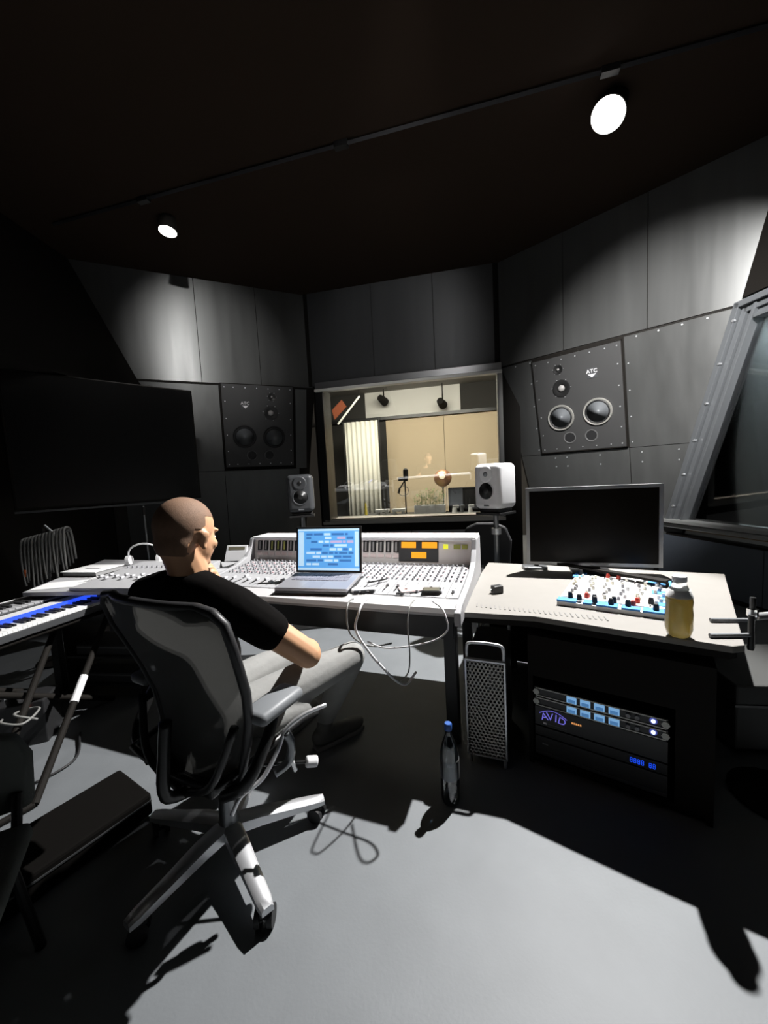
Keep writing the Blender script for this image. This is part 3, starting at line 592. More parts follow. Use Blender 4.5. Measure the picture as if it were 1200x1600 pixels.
# rack units
def rack_unit(name, label, z, h, m, zoff=0.0):
    o = thing(name, label, 'rack unit', M=RM @ Matrix.Translation((0.0, -0.005, z)))
    MB().b2((0.0, 0.0, 0.002), (0.483, 0.30, h-0.002)).build('chassis', BLACK, o)
    MB().b2((-0.0, -0.006, 0.001), (0.483, 0.0, h-0.001)).build('faceplate', m, o, bevel=0.001)
    return o
FP = mat('rack_face_grey', (0.10, 0.105, 0.10), 0.4, 0.3)
random.seed(5)
for q, z in enumerate((0.445, 0.400)):
    o = rack_unit('preamplifier', 'upper rack unit with four glowing blue squares' if q == 0 else 'lower rack unit with four glowing blue squares', z, 0.0445, BLKSAT)
    for (y0, y1) in ((0.003, 0.008), (0.037, 0.042)): MB().b2((0.006, -0.010, y0), (0.477, -0.006, y1)).build('trim_bar', mat('rack_trim', (0.34, 0.34, 0.31), 0.35, 0.6), o)
    for x in (0.008, 0.475): MB().cyl((x, -0.012, 0.022), (x, -0.004, 0.022), 0.014, seg=6).build('rack_ear', MATS['rack_trim'], o)
    for i in range(4):
        s_ = MB().b2((0.132+i*0.052, -0.0095, 0.008), (0.170+i*0.052, -0.006, 0.040)).build('blue_display', E_DISP, o, label='glowing blue square display')
        MB().b2((0.137+i*0.052, -0.0105, 0.010), (0.165+i*0.052, -0.0095, 0.024)).build('dim_area', E_DISPD, s_)
    for x in (0.355, 0.385): MB().cyl((x, -0.016, 0.022), (x, -0.006, 0.022), 0.008, seg=12).build('knob', MATS['knob_grey'], o)
    MB().cyl((0.437, -0.008, 0.024), (0.437, -0.006, 0.024), 0.013, seg=14).build('halo', mat('halo_blue', (0.05, 0.07, 0.2), 0.4, emit=(0.08, 0.1, 0.5), es=0.5), o)
    MB().cyl((0.437, -0.011, 0.024), (0.437, -0.008, 0.024), 0.007, seg=12).build('power_light', E_WLED, o)
o = rack_unit('audio_interface', 'black rack interface with glowing purple arched lettering', 0.310, 0.089, BLKSAT)
FM = Matrix.Rotation(R(90), 4, 'X')
for i, (ch, sc_, ro) in enumerate((('A', 0.046, 14), ('V', 0.050, 5), ('I', 0.050, -4), ('D', 0.046, -14))):
    text_mesh(ch, sc_, 'lettering', E_PURP, o, Matrix.Translation((0.040+i*0.024, -0.0075, 0.052-0.0009*abs(i-1.5)**2*3)) @ FM @ Matrix.Rotation(R(ro), 4, 'Z'), 0.0005)
pts = [(0.020+0.112*k/10, -0.008, 0.060+0.022*math.sin(math.pi*k/10)) for k in range(11)]
MB().tube(pts, 0.0016, 4).build('arched_line', E_PURP, o)
b = MB()
for i in range(5): b.b2((0.150+i*0.008, -0.0075, 0.050), (0.156+i*0.008, -0.006, 0.057))
b.build('orange_lights', mat('amber_led', (0.4, 0.2, 0.05), 0.4, emit=(0.9, 0.38, 0.12), es=0.7), o, label='row of amber lights')
MB().b2((0.035, -0.0085, 0.012), (0.05, -0.006, 0.020)).build('push_button', WHITE, o); MB().b2((0.05, -0.007, 0.0145), (0.13, -0.006, 0.0165)).build('stripe', MGREY, o)
o = rack_unit('clock_unit', 'black rack unit showing small deep blue digits', 0.262, 0.0445, BLKSAT)
for i, g in enumerate('0000 00'):
    if g == ' ': continue
    x = 0.362+i*0.0125
    b = MB()
    for (dx, dz, sx, sz) in ((0.004, 0.030, 0.006, 0.002), (0.004, 0.012, 0.006, 0.002), (0.0005, 0.0255, 0.002, 0.007), (0.0075, 0.0255, 0.002, 0.007), (0.0005, 0.0165, 0.002, 0.007), (0.0075, 0.0165, 0.002, 0.007), (0.004, 0.021, 0.006, 0.002)): b.box((x+dx, -0.0072, dz), (sx, 0.0015, sz))
    b.build('digit', E_DBLUE, o)
o = rack_unit('patch_panel', 'plain black rack panel at the bottom of the cabinet', 0.17, 0.089, BLKPL)
MB().b2((0.03, -0.009, 0.055), (0.055, -0.006, 0.06)).build('name_tag', MGREY, o)
MB().b2((0.005, -0.010, 0.015), (0.478, -0.006, 0.018)).build('lip', DGREY, o)

# ------------------------------------------------------------------ computer tower, water bottle
t = thing('computer_tower', 'silver computer tower with perforated front beside the cabinet', 'computer', (0.447, 1.785, 0.0), R(-22))
TW, TH = 0.185, 0.545
b = MB(); b.b2((-TW/2, 0.012, 0.05), (TW/2, 0.44, TH)); b.build('case', mat('case_dark', (0.06, 0.06, 0.06), 0.4, 0.4), t)
b = MB(); b.b2((-TW/2+0.004, 0.006, 0.052), (TW/2-0.004, 0.012, TH-0.002)); b.build('front_backing', BLACK, t)
# perforated front: hexagon rings
b = MB(); rw = 0
z = 0.065
while z < TH-0.01:
    x = -TW/2+0.013+(0.0095 if rw % 2 else 0)
    while x < TW/2-0.008:
        seg = 6; ro_, ri = 0.0112, 0.0066
        vs_ = [(x+ro_*math.cos(k*math.pi/3+0.5236), 0.0, z+ro_*math.sin(k*math.pi/3+0.5236)) for k in range(6)]+[(x+ri*math.cos(k*math.pi/3+0.5236), -0.001, z+ri*math.sin(k*math.pi/3+0.5236)) for k in range(6)]+[(x+ri*0.9*math.cos(k*math.pi/3+0.5236), 0.006, z+ri*0.9*math.sin(k*math.pi/3+0.5236)) for k in range(6)]
        b.add(vs_, [(k, (k+1) % 6, 6+(k+1) % 6, 6+k) for k in range(6)]+[(6+k, 6+(k+1) % 6, 12+(k+1) % 6, 12+k) for k in range(6)])
        x += 0.019
    z += 0.0165; rw += 1
b.build('perforated_front', mat('tower_alu', (0.42, 0.41, 0.38), 0.35, 0.85), t, kind='stuff')
b = MB()
for x in (-TW/2, TW/2): b.b2((x-0.004, -0.002, 0.05), (x+0.004, 0.02, TH))
b.b2((-TW/2, -0.002, TH-0.006), (TW/2, 0.02, TH+0.002)); b.b2((-TW/2, -0.002, 0.05), (TW/2, 0.02, 0.057)); b.build('front_frame', ALU, t)
for y in (0.02, 0.42):
    hp = [(-TW/2+0.006, y, TH-0.01), (-TW/2+0.006, y, TH+0.05), (-TW/2+0.028, y, TH+0.078), (TW/2-0.028, y, TH+0.078), (TW/2-0.006, y, TH+0.05), (TW/2-0.006, y, TH-0.01)]
    MB().tube(spl(hp, 4), 0.008, 8).build('handle', ALU, t, smooth='all')
    for x in (-TW/2+0.01, TW/2-0.01): MB().cyl((x, y, 0), (x, y, 0.055), 0.008).build('foot', ALU, t)
BG = glassmat('bottle_plastic', (0.80, 0.87, 0.90), 0.08, 0.10)
t = thing('water_bottle', 'clear plastic water bottle with blue cap on the floor', 'bottle', (0.232, 1.60, 0))
prof = [(0.030, 0.0), (0.040, 0.006), (0.043, 0.03), (0.041, 0.06), (0.043, 0.09), (0.041, 0.12), (0.043, 0.15), (0.042, 0.20), (0.040, 0.235), (0.028, 0.28), (0.016, 0.31), (0.013, 0.325), (0.013, 0.34)]
MB().lathe(prof, seg=24).build('bottle_body', BG, t, smooth='all')
MB().lathe([(0.0425, 0.12), (0.0435, 0.121), (0.0435, 0.205), (0.0425, 0.206)], seg=24).build('paper_label', glassmat('faded_label', (0.5, 0.56, 0.62), 0.4, 0.08), t, smooth=True)
MB().lathe([(0.016, 0.335), (0.017, 0.338), (0.017, 0.362), (0.014, 0.366)], seg=18).build('cap', mat('blue_cap', (0.03, 0.10, 0.35), 0.4), t, smooth=True)

# ------------------------------------------------------------------ things on the right desk
t = thing('computer_monitor', 'large silver-framed computer monitor with dark screen on the right desk', 'monitor', (1.36, 2.515, 0.75), R(-20))
MWD, MHT = 0.80, 0.53
b = MB(); b.b2((-MWD/2, -0.005, 0.05), (MWD/2, 0.035, 0.05+MHT)); b.build('case', ALUD, t, bevel=0.006)
fr = MAT_MF = mat('monitor_frame', (0.36, 0.37, 0.38), 0.35, 0.6)
b = MB(); w_ = 0.022
for a, c in (((-MWD/2, -0.018, 0.05), (MWD/2, -0.005, 0.05+w_)), ((-MWD/2, -0.018, 0.05+MHT-w_), (MWD/2, -0.005, 0.05+MHT)), ((-MWD/2, -0.018, 0.05+w_), (-MWD/2+w_, -0.005, 0.05+MHT-w_)), ((MWD/2-w_, -0.018, 0.05+w_), (MWD/2, -0.005, 0.05+MHT-w_))): b.b2(a, c)
b.build('frame', fr, t)
MB().b2((-MWD/2+w_, -0.012, 0.05+w_), (MWD/2-w_, -0.006, 0.05+MHT-w_)).build('screen', mat('dark_screen', (0.005, 0.004, 0.003), 0.3, spec=0.12), t)
MB().box((0, 0.05, 0.12), (0.12, 0.03, 0.24)).build('stand_neck', BLKSAT, t, bevel=0.004)
MB().b2((-0.12, -0.07, 0), (0.12, 0.12, 0.012)).build('stand_foot', BLKSAT, t, bevel=0.004)

t = mx = thing('analog_mixer', 'tabletop mixer board with knobs edged in bright blue tape on the right desk', 'mixer', (0.871, 1.94, 0.75), R(-35.7))
MW_, MD_ = 0.48, 0.62
MB().b2((0, 0, 0), (MW_, MD_, 0.022)).build('board', WHITE, t, bevel=0.003)
for i in range(6): 
    b = MB(); b.b2((0.008+i*0.0785, 0.07, 0.022), (0.080+i*0.0785, MD_-0.06, 0.029)); b.build('module', mat('module_white', (0.66, 0.66, 0.67), 0.4) if i % 2 else mat('module_cream', (0.62, 0.60, 0.56), 0.4), t, bevel=0.001)
for x0, x1, y0, y1 in ((0.0, 0.09, -0.004, 0.05), (0.12, 0.16, 0.0, 0.05), (0.18, 0.27, -0.005, 0.055), (0.285, 0.36, -0.003, 0.045), (0.37, 0.47, -0.006, 0.05), (-0.008, 0.05, 0.50, 0.54), (-0.006, 0.055, 0.57, 0.625), (0.42, 0.49, 0.10, 0.16), (0.40, 0.485, 0.30, 0.37), (0.38, 0.488, 0.48, 0.60), (0.43, 0.486, 0.20, 0.26)):
    MB().b2((x0, y0, 0.0225), (x1, y1, 0.031)).build('tape_strip', BLUE, t, label='bright blue adhesive tape')
random.seed(21)
def knob(x, y, z, r, h, m, nm='knob'):
    return MB().lathe([(r, 0), (r*0.95, h*0.6), (r*0.7, h), (0.001, h)], Matrix.Translation((x, y, z)), 12).build(nm, m, t, smooth=True)
for x, y in ((0.055, 0.058), (0.10, 0.035), (0.17, 0.03), (0.165, 0.062), (0.24, 0.032), (0.25, 0.065), (0.31, 0.04), (0.42, 0.03), (0.40, 0.12), (0.03, 0.56), (0.17, 0.58)): knob(x, y, 0.03, 0.0125, 0.03, RUB)
for x, y in ((0.125, 0.10), (0.18, 0.55), (0.235, 0.545), (0.345, 0.115), (0.33, 0.06)): knob(x, y, 0.029, 0.012, 0.024, RED)
for i in range(6):
    for j in range(9):
        m = random.choice([CREAM, WHITE, WHITE, MATS['knob_grey'], CREAM])
        if (i+j) % 7 == 3: m = MATS['knob_grey']
        knob(0.028+i*0.0785+random.uniform(-0.005, 0.03), 0.12+j*0.048, 0.029, 0.0085, 0.018, m)
t = thing('dark_strip', 'long black strip lying across the back of the taped mixer toward the monitor', 'bar', (0.871, 1.94, 0.75), R(-35.7))  # plain black strip, wider at its right end
MB().prism([(-0.30, 0.745), (0.46, 0.44), (0.475, 0.50), (-0.295, 0.765)], 0.052, 0.066).build('strip', BLACK, t)
MB().prism([(-0.30, 0.745), (-0.27, 0.733), (-0.27, 0.758), (-0.295, 0.765)], 0.0, 0.052).build('end_foot', BLACK, t); MB().box((0.468, 0.47, 0.04), (0.014, 0.03, 0.025)).build('end_foot', BLACK, t)
b = MB(); b.b2((-0.08, -0.05, 0), (0.08, 0.05, 0.02)); t = thing('hard_drive', 'flat silver hard drive at the left foot of the monitor', 'hard drive', (1.06, 2.71, 0.75), R(-12))
b.build('case', ALUD, t, bevel=0.004); MB().b2((-0.07, -0.052, 0.006), (0.07, -0.049, 0.014)).build('front_strip', MGREY, t)
t = thing('power_adapter', 'small black adapter box alone on the pale desk beside the console', 'adapter', (0.635, 2.19, 0.75), R(15))
MB().b2((-0.03, -0.022, 0), (0.03, 0.022, 0.045)).build('body', BLKPL, t, bevel=0.005); MB().cyl((-0.03, 0, 0.02), (-0.045, 0, 0.02), 0.006).build('plug_pin', CHROME, t)
t = thing('juice_bottle', 'glass bottle of yellow drink near the front right desk corner', 'bottle', (1.165, 1.50, 0.75))
DRINK = bpy.data.materials.new('yellow_drink'); DRINK.use_nodes = True; nt_ = DRINK.node_tree; nt_.nodes.clear()
o_ = nt_.nodes.new('ShaderNodeOutputMaterial'); d_ = nt_.nodes.new('ShaderNodeBsdfDiffuse'); tr_ = nt_.nodes.new('ShaderNodeBsdfTranslucent'); x_ = nt_.nodes.new('ShaderNodeMixShader')
d_.inputs[0].default_value = (0.98, 0.85, 0.45, 1); tr_.inputs[0].default_value = (1.0, 0.90, 0.52, 1); x_.inputs[0].default_value = 0.7
nt_.links.new(d_.outputs[0], x_.inputs[1]); nt_.links.new(tr_.outputs[0], x_.inputs[2]); nt_.links.new(x_.outputs[0], o_.inputs[0])
jp = [(0.030, 0.002), (0.040, 0.012), (0.047, 0.04), (0.047, 0.10), (0.045, 0.13), (0.047, 0.15), (0.043, 0.175), (0.030, 0.205), (0.022, 0.222), (0.021, 0.238)]
MB().lathe(jp, seg=28).build('bottle_body', glassmat('clear_plastic', (0.97, 0.98, 0.98), 0.05, 0.03), t, smooth='all')
MB().lathe([(0.028, 0.004), (0.038, 0.013), (0.0448, 0.04), (0.0448, 0.10), (0.043, 0.13), (0.0445, 0.148), (0.042, 0.158)], seg=28).build('yellow_drink', DRINK, t, smooth=True)
MB().lathe([(0.023, 0.228), (0.025, 0.231), (0.025, 0.250), (0.022, 0.253)], seg=20).build('cap', WHITE, t, smooth=True)
MB().lathe([(0.0455, 0.168), (0.0462, 0.169), (0.037, 0.196), (0.036, 0.197)], seg=28).build('wrap_label', PAPER, t, smooth=True)

# clamp and cable bundle at the right end
t = thing('desk_clamp', 'black clamp with two prongs gripping the right end of the desk', 'clamp', (1.52, 1.60, 0.75))
W = lambda x, y, z: Vector((x-1.52, y-1.60, z-0.75))
MB().cyl(W(1.40, 1.625, 0.760), W(1.56, 1.60, 0.760), 0.009, seg=8).build('prong', MGREY, t)
MB().cyl(W(1.27, 1.475, 0.760), W(1.42, 1.46, 0.760), 0.009, seg=8).build('prong', MGREY, t)
MB().cyl(W(1.56, 1.60, 0.70), W(1.56, 1.60, 0.86), 0.010).cyl(W(1.42, 1.46, 0.70), W(1.42, 1.46, 0.84), 0.010).cyl(W(1.56, 1.60, 0.71), W(1.42, 1.46, 0.71), 0.012).build('upright', BLKSAT, t)
MB().cyl(W(1.57, 1.60, 0.775), W(1.95, 1.72, 0.73), 0.016).build('steel_rod', ALU, t, smooth=True)
MB().lathe([(0.02, 0), (0.02, 0.03)], Matrix.Translation(W(1.56, 1.60, 0.78)), 12).build('knob', CHROME, t)
b = MB(); random.seed(9)
t = thing('coiled_cable', 'looped pale and black cables hanging beside the desk clamp at the right edge', 'cable', (1.58, 1.50, 0.72))
for i in range(4):
    pts = [(0.04*math.cos(a)+0.02*i, 0.02*i-0.05+0.03*math.cos(a*0.5), 0.055*math.sin(a)-0.02*i) for a in [k*6.283/14 for k in range(14)]]
    MB().tube(pts, 0.008, 6, closed=True).build('cable_loop', ALU if i < 3 else RUB, t, smooth='all')
t = thing('microphone_rack', 'black stand hung with black microphones and clips below the desk end', 'stand', (1.62, 1.52, 0))
MB().cyl((0, 0, 0.02), (0, 0, 0.80), 0.016).build('pole', BLKSAT, t)
MB().lathe([(0.17, 0), (0.17, 0.012), (0.03, 0.03)], seg=20).build('round_base', BLACK, t, smooth=True)
for i, (dx, dy, z) in enumerate(((-0.06, -0.06, 0.62), (0.02, -0.09, 0.55), (-0.04, -0.08, 0.47), (0.05, -0.06, 0.66))):
    m_ = MB().cyl((0, 0, z-0.03), (dx, dy, z), 0.008, seg=8).build('clip', BLKSAT, t)
    MB().caps((dx, dy, z-0.05), (dx, dy, z+0.05), 0.018, 0.024, 12).build('microphone', BLKPL, m_, smooth='all')
    MB().lathe([(0.0235, 0), (0.0235, 0.006)], Matrix.Translation((dx, dy, z+0.028)), 12).build('ring', CHROME, m_)

# ------------------------------------------------------------------ things on the console
ZC = 0.835
t = lap = thing('laptop', 'open silver laptop showing a blue audio program on the console', 'laptop', (-0.415, 2.30, 0.822), R(-15))
LW, LD = 0.455, 0.28
BT = Matrix.Rotation(R(4.5), 4, 'X')
b = MB(BT); b.b2((-LW/2, -LD/2, 0.012), (LW/2, LD/2, 0.032)); b.build('base', mat('laptop_silver', (0.42, 0.42, 0.45), 0.35, 0.5), t, bevel=0.004)
b = MB(BT); b.b2((-LW/2, -LD/2-0.001, 0.0), (LW/2, LD/2, 0.012)); b.build('underside', BLKSAT, t)
for j in range(5):
    for i in range(13):
        b = MB(BT); x = -0.185+i*0.0285; y = -0.005+j*0.026; b.b2((x, y, 0.032), (x+0.025, y+0.022, 0.035)); o = b.build('key', mat('laptop_key', (0.22, 0.22, 0.26), 0.45), t)
b = MB(BT); b.b2((-0.06, -0.125, 0.032), (0.06, -0.03, 0.0325)); b.build('trackpad', mat('trackpad', (0.35, 0.35, 0.38), 0.3, 0.4), t)
LT = Matrix.Translation((0, LD/2-0.004, 0.042)) @ Matrix.Rotation(R(-9), 4, 'X')
b = MB(LT); b.b2((-LW/2, 0, 0), (LW/2, 0.010, 0.298)); lid = b.build('lid', BLKSAT, t, bevel=0.004)
b = MB(LT); b.cyl((-0.13, 0.0, -0.004), (0.13, 0.0, -0.004), 0.007, seg=8); b.build('hinge', MGREY, t)
def sc_mat(n, c, e): return mat(n, c, 0.3, emit=c, es=e)
SB = sc_mat('screen_blue', (0.10, 0.34, 0.72), 0.95); SP = sc_mat('screen_pale', (0.50, 0.72, 0.90), 0.85); SPK = sc_mat('screen_pink', (0.50, 0.42, 0.66), 0.8); SDK = sc_mat('screen_deep', (0.05, 0.18, 0.45), 0.8)
SX, SZ = LW-0.030, 0.268
b = MB(LT); b.b2((-SX/2, -0.0012, 0.015), (SX/2, 0, 0.015+SZ)); scr = b.build('screen', SB, t)
def sp(name, x0, z0, x1, z1, m, k=0):
    b = MB(LT); b.b2((-SX/2+x0*SX, -0.0018-k*0.0004, 0.015+z0*SZ), (-SX/2+x1*SX, -0.0012, 0.015+z1*SZ)); return b.build(name, m, scr)
sp('menu_bar', 0, 0.95, 1, 1, SP); sp('bottom_bar', 0.0, 0.0, 1, 0.06, SP); sp('side_list', 0.01, 0.1, 0.10, 0.93, SP); sp('side_list', 0.93, 0.1, 0.99, 0.93, SP)
random.seed(4)
for j in range(9):
    z0 = 0.12+j*0.09; x = 0.14
    while x < 0.88:
        wd = random.uniform(0.04, 0.2); m = random.choice([SP, SDK, SDK, SP]) if not (j > 5 and x > 0.5) else random.choice([SPK, SPK, SDK])
        if random.random() < 0.75: sp('track_clip', x, z0, min(x+wd, 0.91), z0+0.055, m)
        x += wd+0.02
def cslot(px, py):   # console-local point to world
    return con.matrix_basis @ Vector((px, py, SURF(py)))
bpy.context.view_layer.update()
def con_thing(name, label, cat, px, py, rz=0, dz=0.0):
    p = cslot(px, py); return thing(name, label, cat, (p.x, p.y, p.z+dz), CA+rz)
t = con_thing('mobile_phone', 'dark mobile phone charging on the console armrest end', 'phone', -0.20, 0.20, R(8), 0.012)
MB().b2((-0.05, -0.035, 0), (0.05, 0.035, 0.010)).build('body', BLKSAT, t, bevel=0.004); MB().b2((-0.045, -0.031, 0.010), (0.045, 0.031, 0.0108)).build('screen', mat('phone_screen', (0.10, 0.11, 0.09), 0.2), t)
t = con_thing('notebook', 'thin pink notebook left of the phone', 'notebook', -0.33, 0.23, R(30), 0.0); MB().b2((-0.07, -0.05, 0), (0.07, 0.05, 0.007)).build('pages', PAPER, t); MB().b2((-0.071, -0.051, 0.007), (0.071, 0.051, 0.009)).build('cover', mat('pink_cover', (0.62, 0.40, 0.38), 0.6), t, bevel=0.001)
t = con_thing('usb_hub', 'white adapter with cables plugged in beside the laptop', 'adapter', -0.62, 0.16, R(20), 0.004); MB().b2((-0.07, -0.025, 0), (0.07, 0.025, 0.016)).build('body', WHITE, t, bevel=0.005)
for x in (-0.04, 0.0, 0.045): MB().b2((x-0.014, -0.045, 0.002), (x+0.014, -0.025, 0.014)).build('plug', RUB, t)
t = con_thing('audio_box', 'small white box in front of the laptop corner', 'box', -0.80, 0.20, R(-8), 0.004); MB().b2((-0.06, -0.07, 0), (0.06, 0.07, 0.022)).build('shell', WHITE, t, bevel=0.006); MB().b2((-0.02, -0.073, 0.006), (0.0, -0.07, 0.014)).build('socket', RUB, t); MB().b2((0.015, -0.073, 0.006), (0.035, -0.07, 0.014)).build('socket', RUB, t)
t = con_thing('pen', 'dark pen slanting on the console right of the laptop', 'pen', -0.58, 0.30, R(50), 0.02); MB().cyl((-0.07, 0, 0), (0.07, 0, 0.0), 0.005, seg=8).build('barrel', BLKSAT, t); MB().cyl((0.07, 0, 0), (0.085, 0, 0), 0.005, 0.001, 8).build('tip', MGREY, t)
t = con_thing('car_keys', 'small black key fob on the armrest left of the phone', 'keys', -0.37, 0.13, 0, 0.008); MB().b2((-0.025, -0.012, 0), (0.02, 0.012, 0.010)).build('fob', RUB, t, bevel=0.003); MB().b2((0.02, -0.003, 0.003), (0.05, 0.003, 0.006)).build('blade', ALU, t)
WC = mat('white_cable', (0.72, 0.72, 0.74), 0.45); GC = mat('grey_cable', (0.22, 0.22, 0.21), 0.5)
def cable(pts, r, m, label, group=None):
    o = MB().tube(spl(pts, 6), r, 8).build('cable', m, None, smooth='all'); tag(o, label, 'cable', group); return o
cable([(-0.185, 1.965, 0.83), (-0.195, 1.86, 0.853), (-0.205, 1.80, 0.82), (-0.2, 1.80, 0.728), (-0.158, 1.82, 0.662), (-0.083, 1.85, 0.619), (0.004, 1.90, 0.608)], 0.0045, GC, 'grey cable dropping leftmost over the console edge')
cable([(-0.11, 1.96, 0.83), (-0.125, 1.85, 0.848), (-0.145, 1.79, 0.82), (-0.164, 1.78, 0.734), (-0.103, 1.78, 0.619), (-0.04, 1.78, 0.536), (0.013, 1.80, 0.464), (0.067, 1.85, 0.413), (0.122, 1.90, 0.448)], 0.0062, WC, 'thick white cable hanging lowest below the console edge')
cable([(0.13, 1.90, 0.828), (0.10, 1.78, 0.84), (0.085, 1.74, 0.80), (0.081, 1.72, 0.745), (0.086, 1.74, 0.628), (0.077, 1.78, 0.513), (0.035, 1.80, 0.456)], 0.0035, GC, 'thin grey cable hanging from the pink notebook')
cable([(0.215, 1.85, 0.835), (0.245, 1.74, 0.835), (0.258, 1.70, 0.80), (0.261, 1.70, 0.744), (0.206, 1.72, 0.692), (0.087, 1.75, 0.655), (-0.034, 1.80, 0.632), (-0.117, 1.90, 0.622)], 0.0042, WC, 'white phone charging cable looping left under the console')

# black stool behind the console at right
t = thing('swivel_chair', 'black chair back rising behind the console by the grey loudspeaker', 'chair', (0.98, 3.62, 0), R(160))
b = MB()
outl = [(-0.20, 0.62), (-0.22, 0.85), (-0.17, 0.97), (-0.08, 1.01), (0.08, 1.01), (0.17, 0.97), (0.22, 0.85), (0.20, 0.62)]
b.add([(x, 0.20, z) for x, z in outl]+[(x, 0.25, z) for x, z in outl], [tuple(range(8)), tuple(range(15, 7, -1))]+[(i, (i+1) % 8, 8+(i+1) % 8, 8+i) for i in range(8)]); b.build('backrest', RUB, t, bevel=0.015)
MB().b2((-0.22, -0.20, 0.44), (0.22, 0.20, 0.50)).build('seat', RUB, t, bevel=0.02); MB().cyl((0, 0, 0.06), (0, 0, 0.44), 0.03).build('column', BLKSAT, t); MB().b2((-0.03, 0.18, 0.40), (0.03, 0.21, 0.7)).build('back_bar', BLKSAT, t)
for k in range(5): MB().cyl((0, 0, 0.08), (0.27*math.cos(k*1.2566), 0.27*math.sin(k*1.2566), 0.03), 0.02, 0.014, 8).build('leg', BLKSAT, t)

# ------------------------------------------------------------------ left desk things
ZL = 0.803
t = thing('binder', 'white binder lying on the left desk edge', 'binder', (-2.40, 3.10, ZL), R(-12))
MB().b2((-0.16, -0.12, 0.0), (0.16, 0.12, 0.035)).build('pages', mat('pages_grey', (0.3, 0.3, 0.3), 0.8), t); MB().b2((-0.17, -0.13, 0.035), (0.17, 0.13, 0.04)).build('cover', PAPER, t, bevel=0.001); MB().b2((-0.17, -0.13, -0.0), (0.17, 0.13, 0.004)).build('back_cover', BLACK, t); MB().b2((-0.06, -0.02, 0.04), (0.08, 0.0, 0.0408)).build('print_line', DGREY, t)
for i, (x, y, a, l) in enumerate(((-2.10, 2.85, -5, 'open magazine with dark print in front of the binder'), (-2.36, 2.74, 8, 'loose white sheet at the left corner of the desk'), (-1.95, 3.30, 12, 'loose white sheet beside the white headphones'))):
    t = thing('paper_sheet', l, 'paper', (x, y, ZL+0.001), R(a)); MB().b2((-0.15, -0.105, 0), (0.15, 0.105, 0.002 if i else 0.006)).build('sheet', PAPER, t)
    if i == 0:
        for k in range(5): MB().b2((-0.13, -0.08+k*0.035, 0.006), (0.05+0.02*k, -0.065+k*0.035, 0.0066)).build('text_block', DGREY, t)
t = thing('headphones', 'white headphones standing with arched headband on the left desk', 'headphones', (-2.14, 3.36, ZL), R(5))
hb = [(-0.13, 0, 0.05)]+[(-0.13*math.cos(a), 0, 0.10+0.085*math.sin(a)) for a in [math.pi*k/10 for k in range(11)]]+[(0.13, 0, 0.05)]
MB().tube(hb, 0.008, 8).build('headband', WHITE, t, smooth='all')
for x in (-0.13, 0.13): MB().cyl((x-0.018, 0, 0.045), (x+0.018, 0, 0.045), 0.042, 0.042, 18).build('ear_cup', WHITE, t, smooth=True, bevel=0.004)
t = thing('tablet', 'white framed tablet tilted up on the desk behind the person', 'tablet', (-1.21, 3.02, 0.855), R(-8))
TT = Matrix.Rotation(R(-28), 4, 'X')
MB(TT).b2((-0.09, 0, 0.0), (0.09, 0.012, 0.135)).build('body', WHITE, t, bevel=0.004); MB(TT).b2((-0.07, -0.0012, 0.095), (0.07, 0.0, 0.12)).build('screen', mat('tablet_olive', (0.16, 0.15, 0.10), 0.3), t); MB().prismx([(0.01, 0), (0.09, 0), (0.05, 0.09)], -0.02, 0.02).build('kickstand', DGREY, t)
t = thing('microphone_stand', 'thin black pole standing behind the white headphones', 'stand', (-2.40, 3.84, 0))
MB().cyl((0, 0, 0.02), (0, 0, 1.30), 0.009).build('pole', ALUD, t); MB().lathe([(0.13, 0), (0.13, 0.02), (0.02, 0.035)], seg=20).build('round_base', BLACK, t); MB().caps((0, 0, 1.22), (0, 0, 1.28), 0.014, seg=10).build('clip', BLKSAT, t)
# cables hung on a stand
t = thing('cable_stand', 'black stand with cross bars at the far left', 'stand', (-2.93, 3.28, 0))
MB().cyl((0, 0, 0.02), (0, 0, 1.18), 0.014).build('pole', BLKSAT, t); MB().cyl((-0.14, -0.05, 1.06), (0.20, 0.04, 1.15), 0.012).build('cross_bar', ALUD, t); MB().cyl((0.02, 0.0, 1.20), (0.12, -0.02, 1.12), 0.009).build('hook', ALU, t); MB().lathe([(0.16, 0), (0.16, 0.015), (0.02, 0.03)], seg=20).build('round_base', BLACK, t)
random.seed(8)
ORD = 'first second third fourth fifth sixth seventh eighth ninth tenth eleventh twelfth thirteenth'.split()
CB = mat('cable_grey', (0.16, 0.16, 0.155), 0.45)
for i in range(13):
    u = i/12; x = -2.93-0.12+0.30*u; y = 3.23+0.08*u; z = 1.075+0.078*u+0.004; ln = random.uniform(0.33, 0.52)
    pts = [(x, y+0.06, z-ln*0.8), (x, y+0.052, z-0.12), (x, y+0.035, z-0.01), (x, y, z+0.016), (x, y-0.035, z-0.01), (x+0.005, y-0.055, z-0.15), (x+random.uniform(-0.02, 0.02), y-0.06, z-ln)]
    o = MB().tube(spl(pts, 4), 0.0095, 6).build('hanging_cable', CB if i % 3 else GC, None, smooth='all')
    if i == 1: 
        tag(o, 'leftmost long hanging cable with an orange band near its end', 'cable', None); MB().cyl((x, y-0.058, z-0.30), (x, y-0.060, z-0.24), 0.012, seg=8).build('orange_band', mat('orange_band', (0.7, 0.15, 0.04), 0.5), o)
    else: tag(o, ORD[i]+' grey cable from the left on the cross bar of the far-left stand', 'cable', 'cables hung over the stand at far left')

